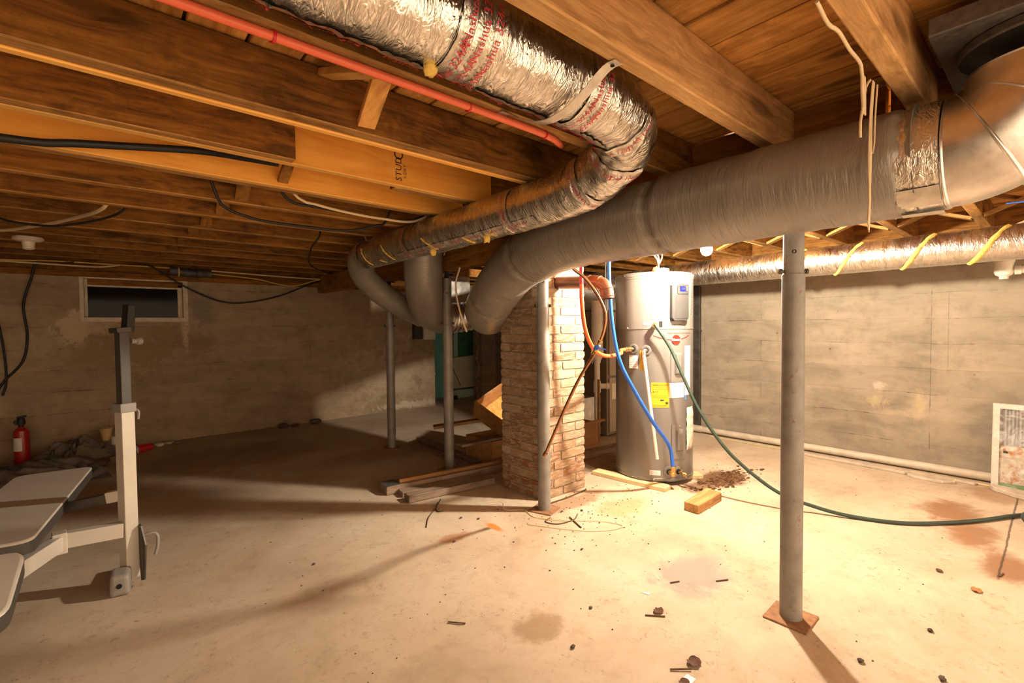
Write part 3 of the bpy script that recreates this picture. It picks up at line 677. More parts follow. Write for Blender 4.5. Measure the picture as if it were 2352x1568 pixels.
# element access covers
for z0, z1, p0, p1 in ((.727, .967, 24.1, 45.7), (.191, .432, 25.5, 48.6)):
    cv = hpatch('access_cover', p0, p1, z0, z1, 'heater', HR - .003, wh, 10, th=.0055)
    g = G(); pm = (p0 + p1) / 2 + .5; dp = 4.6
    g.grid(lambda u, v: hs(pm - dp * 1.25 + 2.5 * dp * u, z0 + .05 + (z1 - z0 - .085) * v, HR + .002 + .02 * (max(0, 1 - (2 * u - 1) ** 4) * max(0, 1 - (abs(2 * v - 1)) ** 10)) ** .5), 16, 24)
    obj('raised_dome', g, 'heater', cv)
    g = G(); g.lathe([(.004, 0), (.0035, .003), (0, .0035)], hs(pm, z1 - .012, HR + .0025), hn(pm), 8); obj('screw', g, 'galv', cv)
# energy guide and other labels
eg = hpatch('energy_label', -3.4, 21.6, .551, .725, 'yellow_label', HR - .001, wh, 8)
htext('ENERGYGUIDE', .0165, 9.5, .707, 'black_print', 'label_lettering', HR, eg, .95)
htext('$117', .019, 2.5, .660, 'black_print', 'label_lettering', HR, eg)
for p0, p1, z0, z1 in ((9, 14, .598, .607), (16.5, 20, .575, .590)): hpatch('printed_block', p0, p1, z0, z1, 'black_print', HR, eg, 2)
for z in (.690, .678, .632, .620, .566, .560): hpatch('printed_line', -2, 19, z, z + .0012, 'leaf', HR, eg, 5)
hpatch('white_sheet', 21.7, 46.6, .617, .722, 'white_label', HR - .0005)
hpatch('side_sheet', 48.3, 62.5, .630, .977, 'white_label', HR - .001)
hpatch('blue_mark', 48.6, 51.5, .597, .627, 'blue_label', HR - .001)
b_ = hpatch('rating_sticker', -36.8, -22.4, .819, .911, 'white_label', HR - .001)
for i in range(6): hpatch('printed_line', -35.5, -24 - (i % 3) * 2, .832 + .013 * i, .8335 + .013 * i, 'leaf', HR - .0002, b_, 4)
b_ = hpatch('lower_sticker', -5.7, 9.3, .076, .111, 'white_label', HR - .001)
for i in range(4): hpatch('printed_line', -4.8, 8 - (i % 2) * 3, .082 + .007 * i, .0832 + .007 * i, 'red_print', HR - .0002, b_, 4)
# document bag taped to the side
g = G(); g.grid(lambda u, v: hs(52 + 17 * u, .243 + .30 * v, HR + .003 + .018 * math.sin(PI * u) ** .5 * math.sin(PI * min(1, max(0, v))) ** .4 + .005 * noise.noise(Vector((u * 5, v * 9, 0)))), 14, 22)
obj('document_bag', g, plain('clear_bag', (.60, .50, .42), .25, 0, .25, 18, .5, 30, .6), wh)
# plumbing stubs
def stub(phi, z, name='nipple', L=.07, r=.0125, mat='galv', flange=True):
    n = hn(phi); c = hs(phi, z, HR - .01)
    if flange:
        g = G(); g.lathe([(.036, .006), (.036, .013), (.030, .016), (0, .016)], c, n, 28); obj('grommet', g, 'heater', wh)
        g = G(); g.lathe([(0, .0165), (.019, .0165)], c, n, 20); obj('pipe_hole', g, 'hole', wh)
    g = G(); g.lathe([(r, 0), (r, L), (0, L)], c, n, 16); return obj(name, g, mat, wh)
st = stub(-29.2, .957); st2 = stub(-10.3, .949)
n = hn(-10.3); c = hs(-10.3, .949, HR + .055)
g = G(); g.tube(catmull([c, c + n * .018 + Vector((0, 0, -.005)), c + n * .026 + Vector((0, 0, -.05))], .006), .014, 14); obj('outlet_elbow', g, 'galv', wh)
g = G(); A = c + n * .026 + Vector((0, 0, -.05)); g.tube(catmull([A + Vector((0, 0, .02)), hs(-4, .58, HR + .06), hs(3.9, .205, HR + .05)], .03), .0125, 14); obj('drain_tube', g, 'pvc', wh)
g = G(); g.hexa([hs(-16, .815, HR + .058), hs(-9, .815, HR + .062), hs(-9, .815, HR + .0635), hs(-16, .815, HR + .0595), hs(-15.5, .95, HR + .058), hs(-10, .95, HR + .062), hs(-10, .95, HR + .0635), hs(-15.5, .95, HR + .0595)])
obj('yellow_tag', g, 'yellow_label', wh)
stub(21, .104); stub(35.3, .100, 'drain_valve', .06, .010, 'brass')
n = hn(35.3); c = hs(35.3, .100, HR + .05)
g = G(); g.lathe([(.011, 0), (.011, .012), (.015, .013), (.015, .022), (.010, .024), (.010, .03), (0, .03)], c, (n * .6 + hrv * .6 + Vector((0, 0, -.25))), 14); obj('valve_spout', g, 'brass', wh)
g = G(); g.lathe([(.004, 0), (.004, .02), (.008, .021), (.008, .026), (0, .026)], c - n * .01, (0, 0, 1), 10); obj('valve_key', g, 'brass', wh)
# thermostat slot, T&P nipple where the hose is fixed
hpatch('dark_slot', 7.5, 12.2, 1.108, 1.150, 'hole', HR - .0015)
n = hn(1.6); g = G(); g.lathe([(.014, -.01), (.014, .028), (.019, .029), (.019, .052), (.017, .054), (0, .054)], hs(1.6, 1.122, HR), n, 18); obj('hose_coupling', g, 'brass', wh)
# wiring box on the top
tp = hs(25, HT, .13); g = G(); g.box((tp.x - .04, tp.y - .04, HT - .004), (tp.x + .04, tp.y + .04, HT + .035)); obj('junction_cap', g, 'heater_light', wh, bevel=.004)
tp = hs(30, HT, .02); g = G(); g.lathe([(.03, 0), (.028, .02), (.012, .06), (0, .062)], (tp.x, tp.y, HT - .003), n=14); obj('orange_fitting', g, 'pex_orange', wh)
for k in range(3):
    o1 = tp + Vector((.01 * k, -.01 * k, .045))
    g = G(); g.tube(catmull([o1, o1 + Vector((.03 - .05 * k, -.03, .06)), o1 + Vector((.09 - .10 * k, .0, .12)), o1 + Vector((.06 - .12 * k, .03, .21))], .015), .006, 8)
    obj('supply_cable', g, 'cable_pink', wh)

# shims under the heater
def plank(name, p, q, wd, ht, mat, label, cat='board', group=None, z=None, bevel=.003):
    g = G(); p, q = Vector(p), Vector(q); g.beam(p, q, wd, ht); o = obj(name, g, mat, bevel=bevel); return tag(o, label, cat, group)
plank('shim_board', (2.80, 2.30, .0145), (2.86, 1.72, .0145), .09, .029, 'wood_pale', 'pale board shim under the chimney side of the water heater', 'board')
plank('shim_board', (3.08, 1.90, .0145), (3.30, 1.72, .0145), .10, .029, 'wood_pale', 'short pale board shim under the wall side of the water heater', 'board')
plank('shim_board', (3.10, 2.22, .0145), (3.36, 2.10, .0145), .09, .029, 'wood_pale', 'pale board shim hidden at the back of the water heater', 'board')
g = G(); g.hexa([(2.63, 1.475, 0), (2.625, 1.38, 0), (2.945, 1.392, 0), (2.96, 1.505, 0), (2.628, 1.473, .055), (2.627, 1.382, .055), (2.947, 1.394, .055), (2.96, 1.503, .055)])
tag(obj('wood_block', g, 'wood_beam', bevel=.004), 'short rust-brown timber block lying on floor in front of water heater', 'timber')

# ================================================================== DUCTS
class Duct:
    def __init__(s, pts, r, step=.012, n=56):
        s.path = catmull(pts, step); s.fr = frames(s.path); s.r = r; s.n = n
        s.L = [0.]
        for i in range(1, len(s.path)): s.L.append(s.L[-1] + (s.path[i] - s.path[i - 1]).length)
        s.tot = s.L[-1]
    def at(s, d):
        d = min(max(d, 0), s.tot - 1e-5); lo, hi = 0, len(s.L) - 1
        while hi - lo > 1:
            m = (lo + hi) // 2
            if s.L[m] <= d: lo = m
            else: hi = m
        t = (d - s.L[lo]) / max(1e-9, s.L[hi] - s.L[lo]); A, B = s.fr[lo], s.fr[hi]
        return A[0].lerp(B[0], t), A[2].lerp(B[2], t).normalized(), A[3].lerp(B[3], t).normalized()
    def surf(s, d, th, r):
        p, a, b = s.at(d); return p + (a * math.cos(th) + b * math.sin(th)) * r
    def near(s, pt):
        pt = Vector(pt); return s.L[min(range(len(s.path)), key=lambda i: (s.path[i] - pt).length)]
    def mesh(s, disp, caps=True):
        g = G(); n = s.n; vs_ = []
        for i, (p, t, a, b) in enumerate(s.fr):
            for k in range(n):
                th = 2 * PI * k / n; vs_.append(p + (a * math.cos(th) + b * math.sin(th)) * (s.r + disp(s.L[i], th)))
        m = len(s.fr)
        g.add(vs_, [(i * n + k, i * n + (k + 1) % n, (i + 1) * n + (k + 1) % n, (i + 1) * n + k) for i in range(m - 1) for k in range(n)], True)
        st = [(s.L[i], s.r * math.cos(2 * PI * k / n), s.r * math.sin(2 * PI * k / n)) for i in range(m) for k in range(n)]
        if caps: g.add(vs_[:n], [tuple(range(n))[::-1]]); g.add(vs_[-n:], [tuple(range(n))]); st += st[:n] + st[-n:]
        g.st = st
        return g
    def strip(s, d0, d1, t0, t1, r, nd, nt, disp=None):
        g = G(); dd = disp or (lambda d, t: 0)
        g.grid(lambda u, v: s.surf(d0 + (d1 - d0) * u, t0 + (t1 - t0) * v, r + dd(d0 + (d1 - d0) * u, t0 + (t1 - t0) * v)), nd, nt)
        g.st = [(d0 + (d1 - d0) * i / nd, s.r * math.cos(t0 + (t1 - t0) * j / nt), s.r * math.sin(t0 + (t1 - t0) * j / nt)) for i in range(nd + 1) for j in range(nt + 1)]
        return g

def crinkle(amp, fs=26., ft=1.4, seed=0., ridge=1.0, sub=.3):
    def f(d, th):
        c, s_ = math.cos(th), math.sin(th)
        p = Vector((d * fs, c * ft + seed, s_ * ft)); q = Vector((d * 3.1, c * .8 + seed, s_ * .8))
        a = 1 - abs(noise.noise(p)) * 2; a = max(0, a) ** 3
        b = noise.noise(Vector((d * fs * 2.3 + 3 * noise.noise(q), c * ft * 2 - seed, s_ * ft * 2)))
        return amp * (ridge * a * .9 + sub * b + .8 * noise.noise(q))
    return f
# --- crinkled foil duct: joist bay run, elbow, then run beneath the joists
FD = Duct([(-2.5, .895, 1.80), (-1, .893, 1.798), (0.3, .892, 1.79), (.95, .892, 1.782), (1.16, .897, 1.772), (1.31, .945, 1.75), (1.385, 1.06, 1.705), (1.42, 1.22, 1.668), (1.435, 1.5, 1.652), (1.437, 2.2, 1.648), (1.437, 3.0, 1.648), (1.437, 3.27, 1.648)], .098)
dEl = FD.near((1.33, .97, 1.74))
def fdisp(d, th):
    f1 = FC1(d, th) * (.45 + .55 * min(1, max(0, .35 - math.cos(th)))); k = math.exp(-((d - dEl) / .16) ** 2)
    return f1 + k * .014 * noise.noise(Vector((d * 16, math.cos(th) * 2.6, math.sin(th) * 2.6))) 
FC1 = crinkle(.0055, 24, .9, 2.0)
fd = thing('foil_duct', tuple(FD.path[len(FD.path) // 2]), 'crinkled silver foil duct with red printed tape and metal strap, elbowing below joists', 'duct')
obj('foil_sleeve', FD.mesh(fdisp), 'foil', fd)
def band_tape(d, wdt, t0, t1, name='tape_band'):
    g = FD.strip(d - wdt / 2, d + wdt / 2, t0, t1, FD.r + .0045, 20, 80, fdisp); return obj(name, g, 'tape', fd)
def tape_text(parent, txt, size, d, th, along, flip=1):
    rr = FD.r + .0085
    if along: fn = lambda x, y: FD.surf(d + flip * x, th - flip * y / rr, rr + fdisp(d + flip * x, th - flip * y / rr))
    else: fn = lambda x, y: FD.surf(d - flip * y, th - flip * x / rr, rr + fdisp(d - flip * y, th - flip * x / rr))
    return obj('printed_lettering', text_geo(txt, size, fn), 'red_print', parent)
for pt, n_ in (((.02, .892, 1.79), 3), ((.62, .892, 1.786), 3), ((1.02, .892, 1.78), 2)):
    d = FD.near(pt); tb = band_tape(d, .105 * n_ / 3 + .01, math.radians(70), math.radians(260))
    for j in range(n_):
        for th in (95, 178, 262): tape_text(tb, 'Nashua 324A', .029, d + (j - (n_ - 1) / 2) * .034, math.radians(th + 14 * j), False)
        tape_text(tb, 'LISTED', .012, d + (j - (n_ - 1) / 2) * .034, math.radians(136 + 14 * j), False)
# tape running lengthwise along the lower side
d0, d1 = FD.near((-.3, .892, 1.79)), FD.near((1.2, .9, 1.77))
g = FD.strip(d0, d1, math.radians(193), math.radians(232), FD.r + .004, 160, 10, fdisp); lt = obj('seam_tape', g, 'tape', fd)
for i in range(8):
    tape_text(lt, 'Nashua 324A', .028, d0 + .09 + i * .185, math.radians(203), True); tape_text(lt, 'Nashua 324A', .024, d0 + .17 + i * .185, math.radians(220), True)
# elbow tape patches and Y-run tape
for pt, t0, t1, wdt in (((1.24, .915, 1.76), 100, 250, .05), ((1.36, 1.02, 1.72), 130, 290, .06), ((1.41, 1.17, 1.68), 150, 300, .06), ((1.436, 1.62, 1.65), 170, 300, .06), ((1.437, 2.55, 1.648), 175, 300, .04)):
    d = FD.near(pt); tb = band_tape(d, wdt, math.radians(t0), math.radians(t1))
    for th in (t0 + 35, t0 + 85): tape_text(tb, '324A 1207', .024, d, math.radians(th), False)
d0, d1 = FD.near((1.436, 1.45, 1.65)), FD.near((1.437, 2.7, 1.648))
lt = obj('seam_tape', FD.strip(d0, d1, math.radians(183), math.radians(207), FD.r + .004, 120, 8, fdisp), 'tape', fd)
for i in range(7): tape_text(lt, 'Nashua 324A', .018, d0 + .1 + i * .17, math.radians(196), True, -1)
# yellow fibreglass showing at tears
def tear(duct, d, th0, th1, wd, slope, parent, r, name='fibreglass_seam', mat='yellow_fibre', h=.006):
    g = G(); g.grid(lambda u, v: duct.surf(d + slope * (u - .5) + wd * (v - .5) * (1 + .5 * noise.noise(Vector((u * 7, d, 1)))), th0 + (th1 - th0) * u, r + h * math.sin(PI * v) + .003 * noise.noise(Vector((u * 9, v * 3, d * 7)))), 30, 5)
    return obj(name, g, mat, parent)
for y, t0, t1, w_, sl in ((1.75, 178, 200, .03, .02), (1.95, 170, 205, .02, .03), (2.28, 185, 235, .012, .09), (2.78, 185, 250, .012, .07), (2.9, 182, 200, .02, .05), (3.1, 185, 260, .012, .05)):
    tear(FD, FD.near((1.437, y, 1.648)), math.radians(t0), math.radians(t1), w_, sl, fd, FD.r + .004)
for y, s_ in ((1.80, .035), (2.30, .028)):
    p = FD.surf(FD.near((1.437, y, 1.648)), math.radians(185), FD.r); g = G(); g.rock((p.x, p.y, p.z - .012), .02, y, 1.1, .6, 1.2, 10, .5); obj('fibreglass_tuft', g, 'yellow_fibre', fd)
p = FD.surf(FD.near((.55, .892, 1.786)), math.radians(190), FD.r); g = G(); g.rock((p.x, p.y, p.z - .004), .018, 3, 1, .7, 1.1, 10, .5); obj('fibreglass_tuft', g, 'yellow_fibre', fd)
# grey sleeve that carries on from the foil run
SA = Duct([(1.437, 3.24, 1.648), (1.44, 3.38, 1.612), (1.52, 3.50, 1.52), (1.68, 3.58, 1.41), (1.92, 3.66, 1.30), (2.15, 3.74, 1.22)], .092, .02, 40)
FC2 = crinkle(.004, 22, 1.0, 5.)
obj('grey_sleeve', SA.mesh(FC2), 'sleeve', fd)
g = FD.strip(FD.tot - .06, FD.tot - .001, 0, 2 * PI, FD.r + .004, 4, 40, fdisp); obj('collar_tape', g, 'tape', fd)
# perforated hanger strap under the bay run
hs_pts = [(.905, 1.105, 1.747), (.905, 1.068, 1.746), (.905, 1.0, 1.705), (.907, .93, 1.672), (.912, .87, 1.668), (.92, .80, 1.69), (.935, .73, 1.742), (.94, .695, 1.746)]
pth = catmull(hs_pts, .01); g = G(); vs_ = []
for i, p in enumerate(pth):
    t = (pth[min(i + 1, len(pth) - 1)] - pth[max(i - 1, 0)]).normalized(); n_ = Vector((1, 0, 0)).cross(t).normalized()
    for sx, sn in ((-1, -1), (1, -1), (1, 1), (-1, 1)): vs_.append(p + Vector((sx * .0155, 0, 0)) + n_ * sn * .0008)
m_ = len(pth); g.add(vs_, [(i * 4 + k, i * 4 + (k + 1) % 4, (i + 1) * 4 + (k + 1) % 4, (i + 1) * 4 + k) for i in range(m_ - 1) for k in range(4)] + [(3, 2, 1, 0), tuple(range(m_ * 4 - 4, m_ * 4))])
sp = tag(obj('hanger_strap', g, 'strap'), 'bare metal hanger strap slung under the crinkled foil duct between two joists', 'strap')
g = G(); g.lathe([(0, 0), (.005, 0), (.005, .0016)], (.938, .712, 1.7435), (0, 0, -1), 12); obj('nail_hole', g, 'hole', sp)
# small strap at the far end of the foil run
g = G(); g.beam((1.36, 3.12, 1.765), (1.385, 3.14, 1.70), .022, .0015, (1, 0, 0)); g.beam((1.385, 3.14, 1.70), (1.36, 3.15, 1.655), .022, .0015, (1, 0, 0))
tag(obj('hanger_strap', g, 'strap'), 'short white strap at far end of the foil duct', 'strap')

# --- big grey sleeved trunk duct
BD_ = Duct([(1.735, .262, 1.575), (1.735, .42, 1.572), (1.735, 1.0, 1.568), (1.737, 1.55, 1.556), (1.765, 1.82, 1.523), (1.822, 2.08, 1.468), (1.885, 2.33, 1.355), (1.97, 2.54, 1.26), (2.15, 2.75, 1.22), (2.5, 2.86, 1.31), (3.0, 2.98, 1.40), (3.78, 3.2, 1.45)], .150, .02, 56)  # hidden stretch behind the chimney raised to keep bulb light off the left wall
dS = BD_.near((1.735, 1.055, 1.57)); dS2 = BD_.near((1.77, 1.9, 1.52))
CB = crinkle(.0040, 11, 1.0, 9., .6, .4)
def bdisp(d, th):
    v = CB(d, th)
    for q, a in ((dS, .018), (dS2, .010), (0.02, .016), (BD_.near((1.9, 2.42, 1.32)), .008)):
        k = math.exp(-((d - q) / .012) ** 2); v -= a * k
        k2 = math.exp(-((d - q) / .06) ** 2); v += .011 * k2 * noise.noise(Vector((math.cos(th) * 6, math.sin(th) * 6, d * 9)))
    return v
bdk = thing('trunk_duct', (1.735, 1.2, 1.57), 'fat grey sleeved trunk duct running below the girder and past chimney', 'duct')
obj('grey_sleeve', BD_.mesh(bdisp), 'sleeve', bdk)
for q in (dS, dS2):
    g = BD_.strip(q - .003, q + .003, 0, 2 * PI, BD_.r - .006, 2, 56, bdisp); obj('tie_cord', g, 'dark_steel', bdk)
# tape collar at the sleeve end and the sheet-metal elbow rising to the floor boot
me_ = thing('duct_elbow', (1.735, .1, 1.57), 'shiny sheet metal elbow joining the grey trunk duct to the floor above', 'duct elbow')
E0 = Duct([(1.735, .30, 1.572), (1.735, .21, 1.572)], .143, .02, 40)
g = E0.mesh(crinkle(.004, 12, 1.2, 3)); obj('end_tape', g, 'tape', bdk)
for i, th in enumerate((2.3, 3.0, 3.8)):
    g = E0.strip(-.0, .09, th, th + .45, .150, 8, 6, crinkle(.004, 12, 2, i)); obj('tape_flap', g, 'strap', bdk)
RC = .172                      # elbow: throat up, turning from -Y to +Z
def el(ang, th, r):            # ang 0..90
    a = math.radians(ang); cy, cz = .205, 1.572 + RC
    cpt = Vector((1.735, cy - RC * math.sin(a), cz - RC * math.cos(a)))
    nrm = Vector((0, -math.sin(a), -math.cos(a)))
    return cpt + (nrm * math.cos(th) + Vector((1, 0, 0)) * math.sin(th)) * r
seg_a = [0, 27, 58, 90]
for i in range(3):
    a0, a1 = seg_a[i], seg_a[i + 1]
    g = G(); g.grid(lambda u, v: el(a0 + (a1 - a0) * u, 2 * PI * v, .140), 8, 48); obj('gore', g, 'galv', me_)
    g = G(); g.grid(lambda u, v: el(a1 - 1.2 + 2.4 * u, 2 * PI * v, .140 + .0045 * math.sin(PI * u)), 4, 48); obj('bead', g, 'galv', me_)
g = G(); g.grid(lambda u, v: el(-1.2 + 2.4 * u, 2 * PI * v, .140 + .0045 * math.sin(PI * u)), 4, 48); obj('bead', g, 'galv', me_)
g = G(); g.lathe([(.155, 1.79), (.158, 1.795), (.158, 1.812), (.150, 1.815), (.150, 1.86)], (1.735, .205 - RC, 0), n=48); obj('collar', g, 'galv_dark', me_)
g = G(); g.box((1.54, -.30, 1.815), (1.98, .225, 1.86)); obj('boot_plate', g, 'galv_dark', me_, bevel=.003)

# --- hanging grey sleeve duct that loops down to the furnace, with its ribbed metal elbow
SB = Duct([(1.76, 3.02, 1.735), (1.775, 3.06, 1.60), (1.82, 3.13, 1.46), (1.92, 3.27, 1.33), (2.05, 3.42, 1.25), (2.22, 3.52, 1.21)], .140, .02, 48)
FC3 = crinkle(.004, 10, 1.0, 14., .5)
sbt = thing('looped_duct', (2.0, 3.4, 1.2), 'plump grey sleeved duct hanging down behind the third post', 'duct')
obj('grey_sleeve', SB.mesh(FC3), 'sleeve', sbt)
SB2 = Duct([(2.18, 3.50, 1.215), (2.35, 3.53, 1.205), (2.55, 3.5, 1.23), (2.75, 3.45, 1.27)], .128, .008, 44)
obj('ribbed_elbow', SB2.mesh(lambda d, th: .006 * math.sin(d * 140)), 'galv', sbt)
g = G(); g.box((2.14, 3.70, 1.36), (2.66, 3.90, ZJ - .01)); tag(obj('riser_duct', g, 'galv', bevel=.004), 'shiny vertical sheet metal riser glimpsed between the grey ducts', 'duct')  # riser widened behind the looped duct to block bulb light from the left wall
g = G(); g.box((2.2, 3.30, 1.552), (2.9, 3.36, 1.62)); obj('blocking', g, 'wood_old', ceil, bevel=.002)

# --- foil branch duct along the right wall
RD = Duct([(3.93, -1.2, 1.575), (3.93, 0, 1.575), (3.93, 1.2, 1.57), (3.93, 2.3, 1.57), (3.93, 2.75, 1.55), (3.93, 3.12, 1.50)], .100, .014, 48)
FCR = crinkle(.003, 18, 1.2, 21., .6)
rd = thing('branch_duct', (3.93, 1.0, 1.47), 'straight silver foil duct with yellow fibreglass seams along the lit right wall', 'duct')
obj('foil_sleeve', RD.mesh(FCR), 'foil2', rd)
for y in (-.25, .02, .29, .60, .97, 1.30):
    tear(RD, RD.near((3.93, y, 1.575)), math.radians(185), math.radians(330), .030, -.16, rd, RD.r + .003, h=.010)
g = RD.strip(RD.near((3.93, 2.36, 1.57)), RD.near((3.93, 2.40, 1.57)), 0, 2 * PI, RD.r + .004, 3, 44, FCR); obj('tape_band', g, 'tape', rd)

# ================================================================== FURNACE CORNER
fu = thing('furnace', (4.05, 3.3, 0), 'tall beige furnace cabinet behind the water heater', 'furnace')
g = G(); g.box((3.79, 2.96, .02), (4.35, 3.62, 1.28)); obj('cabinet', g, 'furnace_shaded', fu, bevel=.004)
g = G(); g.box((3.82, 2.945, .62), (4.32, 2.96, 1.26)); pn = obj('upper_door', g, 'furnace', fu, bevel=.003)
g = G(); g.box((3.82, 2.945, .05), (4.32, 2.96, .60)); pl = obj('lower_door', g, 'furnace', fu, bevel=.003)
g = G(); g.box((3.86, 2.942, 1.12), (3.90, 2.945, 1.19)); obj('orange_sticker', g, 'red_badge', pn)
g = G(); g.box((3.85, 2.942, .38), (3.93, 2.945, .54)); obj('data_label', g, 'cream', pl)
g = G(); g.box((3.80, 2.98, 1.28), (4.34, 3.6, 1.66)); obj('plenum', g, 'galv', fu, bevel=.004)
g = G(); g.box((3.42, 3.02, .03), (3.78, 3.5, .42)); rb = obj('return_box', g, 'galv', fu, bevel=.004)
g = G(); g.box((3.45, 3.25, .42), (3.60, 3.45, 1.0)); obj('side_pipe', g, 'galv_dark', fu, bevel=.03, seg=3)
pv = thing('vent_pipe', (3.52, 2.87, .02), 'white plastic vent pipe with reducer and tee beside furnace', 'pipe')
g = G(); g.lathe([(.054, .86), (.054, 1.36), (0, 1.36)], (3.55, 2.885, 0), n=28); g2 = g; obj('wide_pipe', g, 'pvc', pv)
g = G(); g.lathe([(.030, .77), (.036, .80), (.060, .84), (.060, .90), (.054, .90)], (3.545, 2.88, 0), n=28); obj('reducer', g, 'pvc', pv)
g = G(); g.lathe([(.027, .02), (.027, .80)], (3.535, 2.875, 0), n=22); obj('narrow_pipe', g, 'pvc', pv)
g = G(); g.lathe([(.034, .49), (.034, .60)], (3.535, 2.875, 0), n=22); g.lathe([(.026, 0), (.026, .085), (.032, .085), (.032, .115), (0, .115)], (3.535, 2.875, .55), (.76, -.65, 0), 18); obj('tee', g, 'pvc', pv)
g = G(); g.beam((3.50, 2.83, .02), (3.49, 2.82, .62), .025, .012, (1, 0, 0)); obj('wood_strip', g, 'wood_beam', pv)
# little crate by the chimney
cr = thing('small_crate', (3.18, 2.74, 0), 'small pale wooden crate between chimney and furnace', 'crate')
for a, b in (((3.02, 2.70, .06), (3.34, 2.715, .26)), ((3.02, 2.90, .06), (3.34, 2.915, .26)), ((3.02, 2.715, .06), (3.035, 2.90, .26)), ((3.325, 2.715, .06), (3.34, 2.90, .26))):
    g = G(); g.box(a, b); obj('side_board', g, 'wood_red', cr, bevel=.002)
g = G(); g.box((3.02, 2.70, .04), (3.34, 2.915, .06)); obj('bottom_board', g, 'wood_red', cr)
g = G(); g.box((3.0, 2.685, .26), (3.42, 2.72, .278)); obj('top_rail', g, 'wood_red', cr, bevel=.002)
plank('dark_board', (2.55, 2.66, .02), (3.62, 2.62, .02), .10, .04, 'wood_painted', 'dark brown board lying under the small crate behind chimney', 'board')
g = G(); g.rock((2.66, 2.40, .03), .07, 4, 1, .8, .6, 14, .5); tag(obj('rubble_lump', g, 'chunk'), 'crumbly concrete lump lying at the foot of chimney and shim', 'rubble')
# dark strip standing against the right wall
g = G(); g.box((4.655, 2.44, .0), (4.695, 2.62, 1.52)); tag(obj('dark_strip', g, 'dark_steel', bevel=.003), 'tall dark strip standing against the right wall beside water heater', 'plank')

# ================================================================== PIPES AND HOSES
def pipe(name, pts, r, mat, label, cat='pipe', group=None, step=.02, n=14):
    g = G(); g.tube(catmull(pts, step), r, n); return tag(obj(name, g, mat), label, cat, group)
# old copper-coloured flue poking from the chimney
fl = thing('flue_pipe', (2.30, 1.95, 1.35), 'copper-brown flue pipe with open elbow sticking out of the brick chimney', 'pipe')
P_ = [(2.245, 2.16, 1.405), (2.262, 1.98, 1.395), (2.275, 1.875, 1.388)]
g = G(); g.tube(catmull(P_, .02), .040, 24); obj('straight_pipe', g, 'flue', fl)
ep = catmull([(2.272, 1.90, 1.39), (2.285, 1.84, 1.383), (2.295, 1.80, 1.35), (2.297, 1.79, 1.285)], .012)
g = G(); g.tube(ep, .043, 24, caps=False); obj('elbow', g, 'flue', fl)
for q in (0, len(ep) // 3, 2 * len(ep) // 3, len(ep) - 2):
    fr_ = frames(ep)[q]; g = G(); g.lathe([(.043, -.004), (.0465, 0), (.043, .004)], fr_[0], fr_[1], 24); obj('seam_ring', g, 'flue', fl)
g = G(); g.lathe([(0, 0), (.040, 0)], ep[-2], (0, 0, -1), 20); obj('pipe_mouth', g, 'hole', fl)

cw = thing('copper_line', (2.0, 1.98, .35), 'thin bent copper line with blue valve in front of the brick chimney', 'pipe')
vpt = Vector((1.975, 1.607, 1.008))
g = G(); g.tube(catmull([(1.915, 1.80, 1.74), (1.916, 1.78, 1.56), (1.922, 1.741, 1.449), (1.956, 1.672, 1.379), (1.993, 1.612, 1.279), (2.014, 1.580, 1.181), (2.004, 1.585, 1.089), vpt + Vector((.012, -.010, .03))], .02), .0085, 12); obj('upper_tube', g, 'copper', cw)
g = G(); g.tube(catmull([vpt + Vector((-.006, .004, -.025)), (1.930, 1.728, .782), (1.862, 1.888, .402)], .03), .0085, 12); obj('lower_tube', g, 'copper', cw)
ax_ = (Vector((1.930, 1.728, .782)) - vpt).normalized()
g = G(); g.lathe([(.011, -.045), (.013, -.042), (.013, -.03), (.010, -.03), (.010, -.018), (.015, -.016), (.015, .016), (.010, .018), (.010, .03), (.013, .03), (.013, .042), (.011, .045)], vpt, ax_, 14); vb = obj('valve_body', g, 'brass', cw)
sv = Vector((-.8, -.6, .0)).normalized()
g = G(); g.lathe([(.006, .012), (.006, .026), (.014, .026), (.014, .034), (0, .036)], vpt, sv, 14); g.beam(vpt + sv * .030, vpt + sv * .036 + Vector((.035, -.035, -.012)), .012, .006); obj('blue_handle', g, 'pex_blue', vb)
g = G(); g.lathe([(.0115, -.008), (.0115, .012), (.009, .014), (0, .014)], (1.862, 1.888, .402), ax_, 12); obj('end_cap', g, 'copper', cw)

po = thing('orange_supply_tube', (2.3, 1.85, .94), 'orange plastic supply tube curving into the side of the water heater', 'pipe')
inl = hs(-29.2, .957, HR + .06); nin = hn(-29.2)
g = G(); g.tube(catmull([(2.150, 1.866, 1.74), (2.147, 1.862, 1.48), (2.146, 1.860, 1.37)], .03), .0115, 14); obj('red_length', g, 'pex_red', po)
g = G(); g.tube(catmull([(2.146, 1.860, 1.37), (2.144, 1.857, 1.272), (2.156, 1.842, 1.105), (2.228, 1.838, .985), (2.36, 1.852, .934), (2.557, 1.885, .938), inl + nin * .10 + Vector((-.0, 0, -.004)), inl + nin * .03], .02), .0125, 14); obj('orange_length', g, 'pex_orange', po)
g = G(); g.lathe([(.015, -.02), (.017, -.018), (.017, .0), (.014, .002), (.014, .02), (.017, .022), (.017, .045), (.014, .048)], inl, nin, 16); obj('brass_fitting', g, 'brass', po)

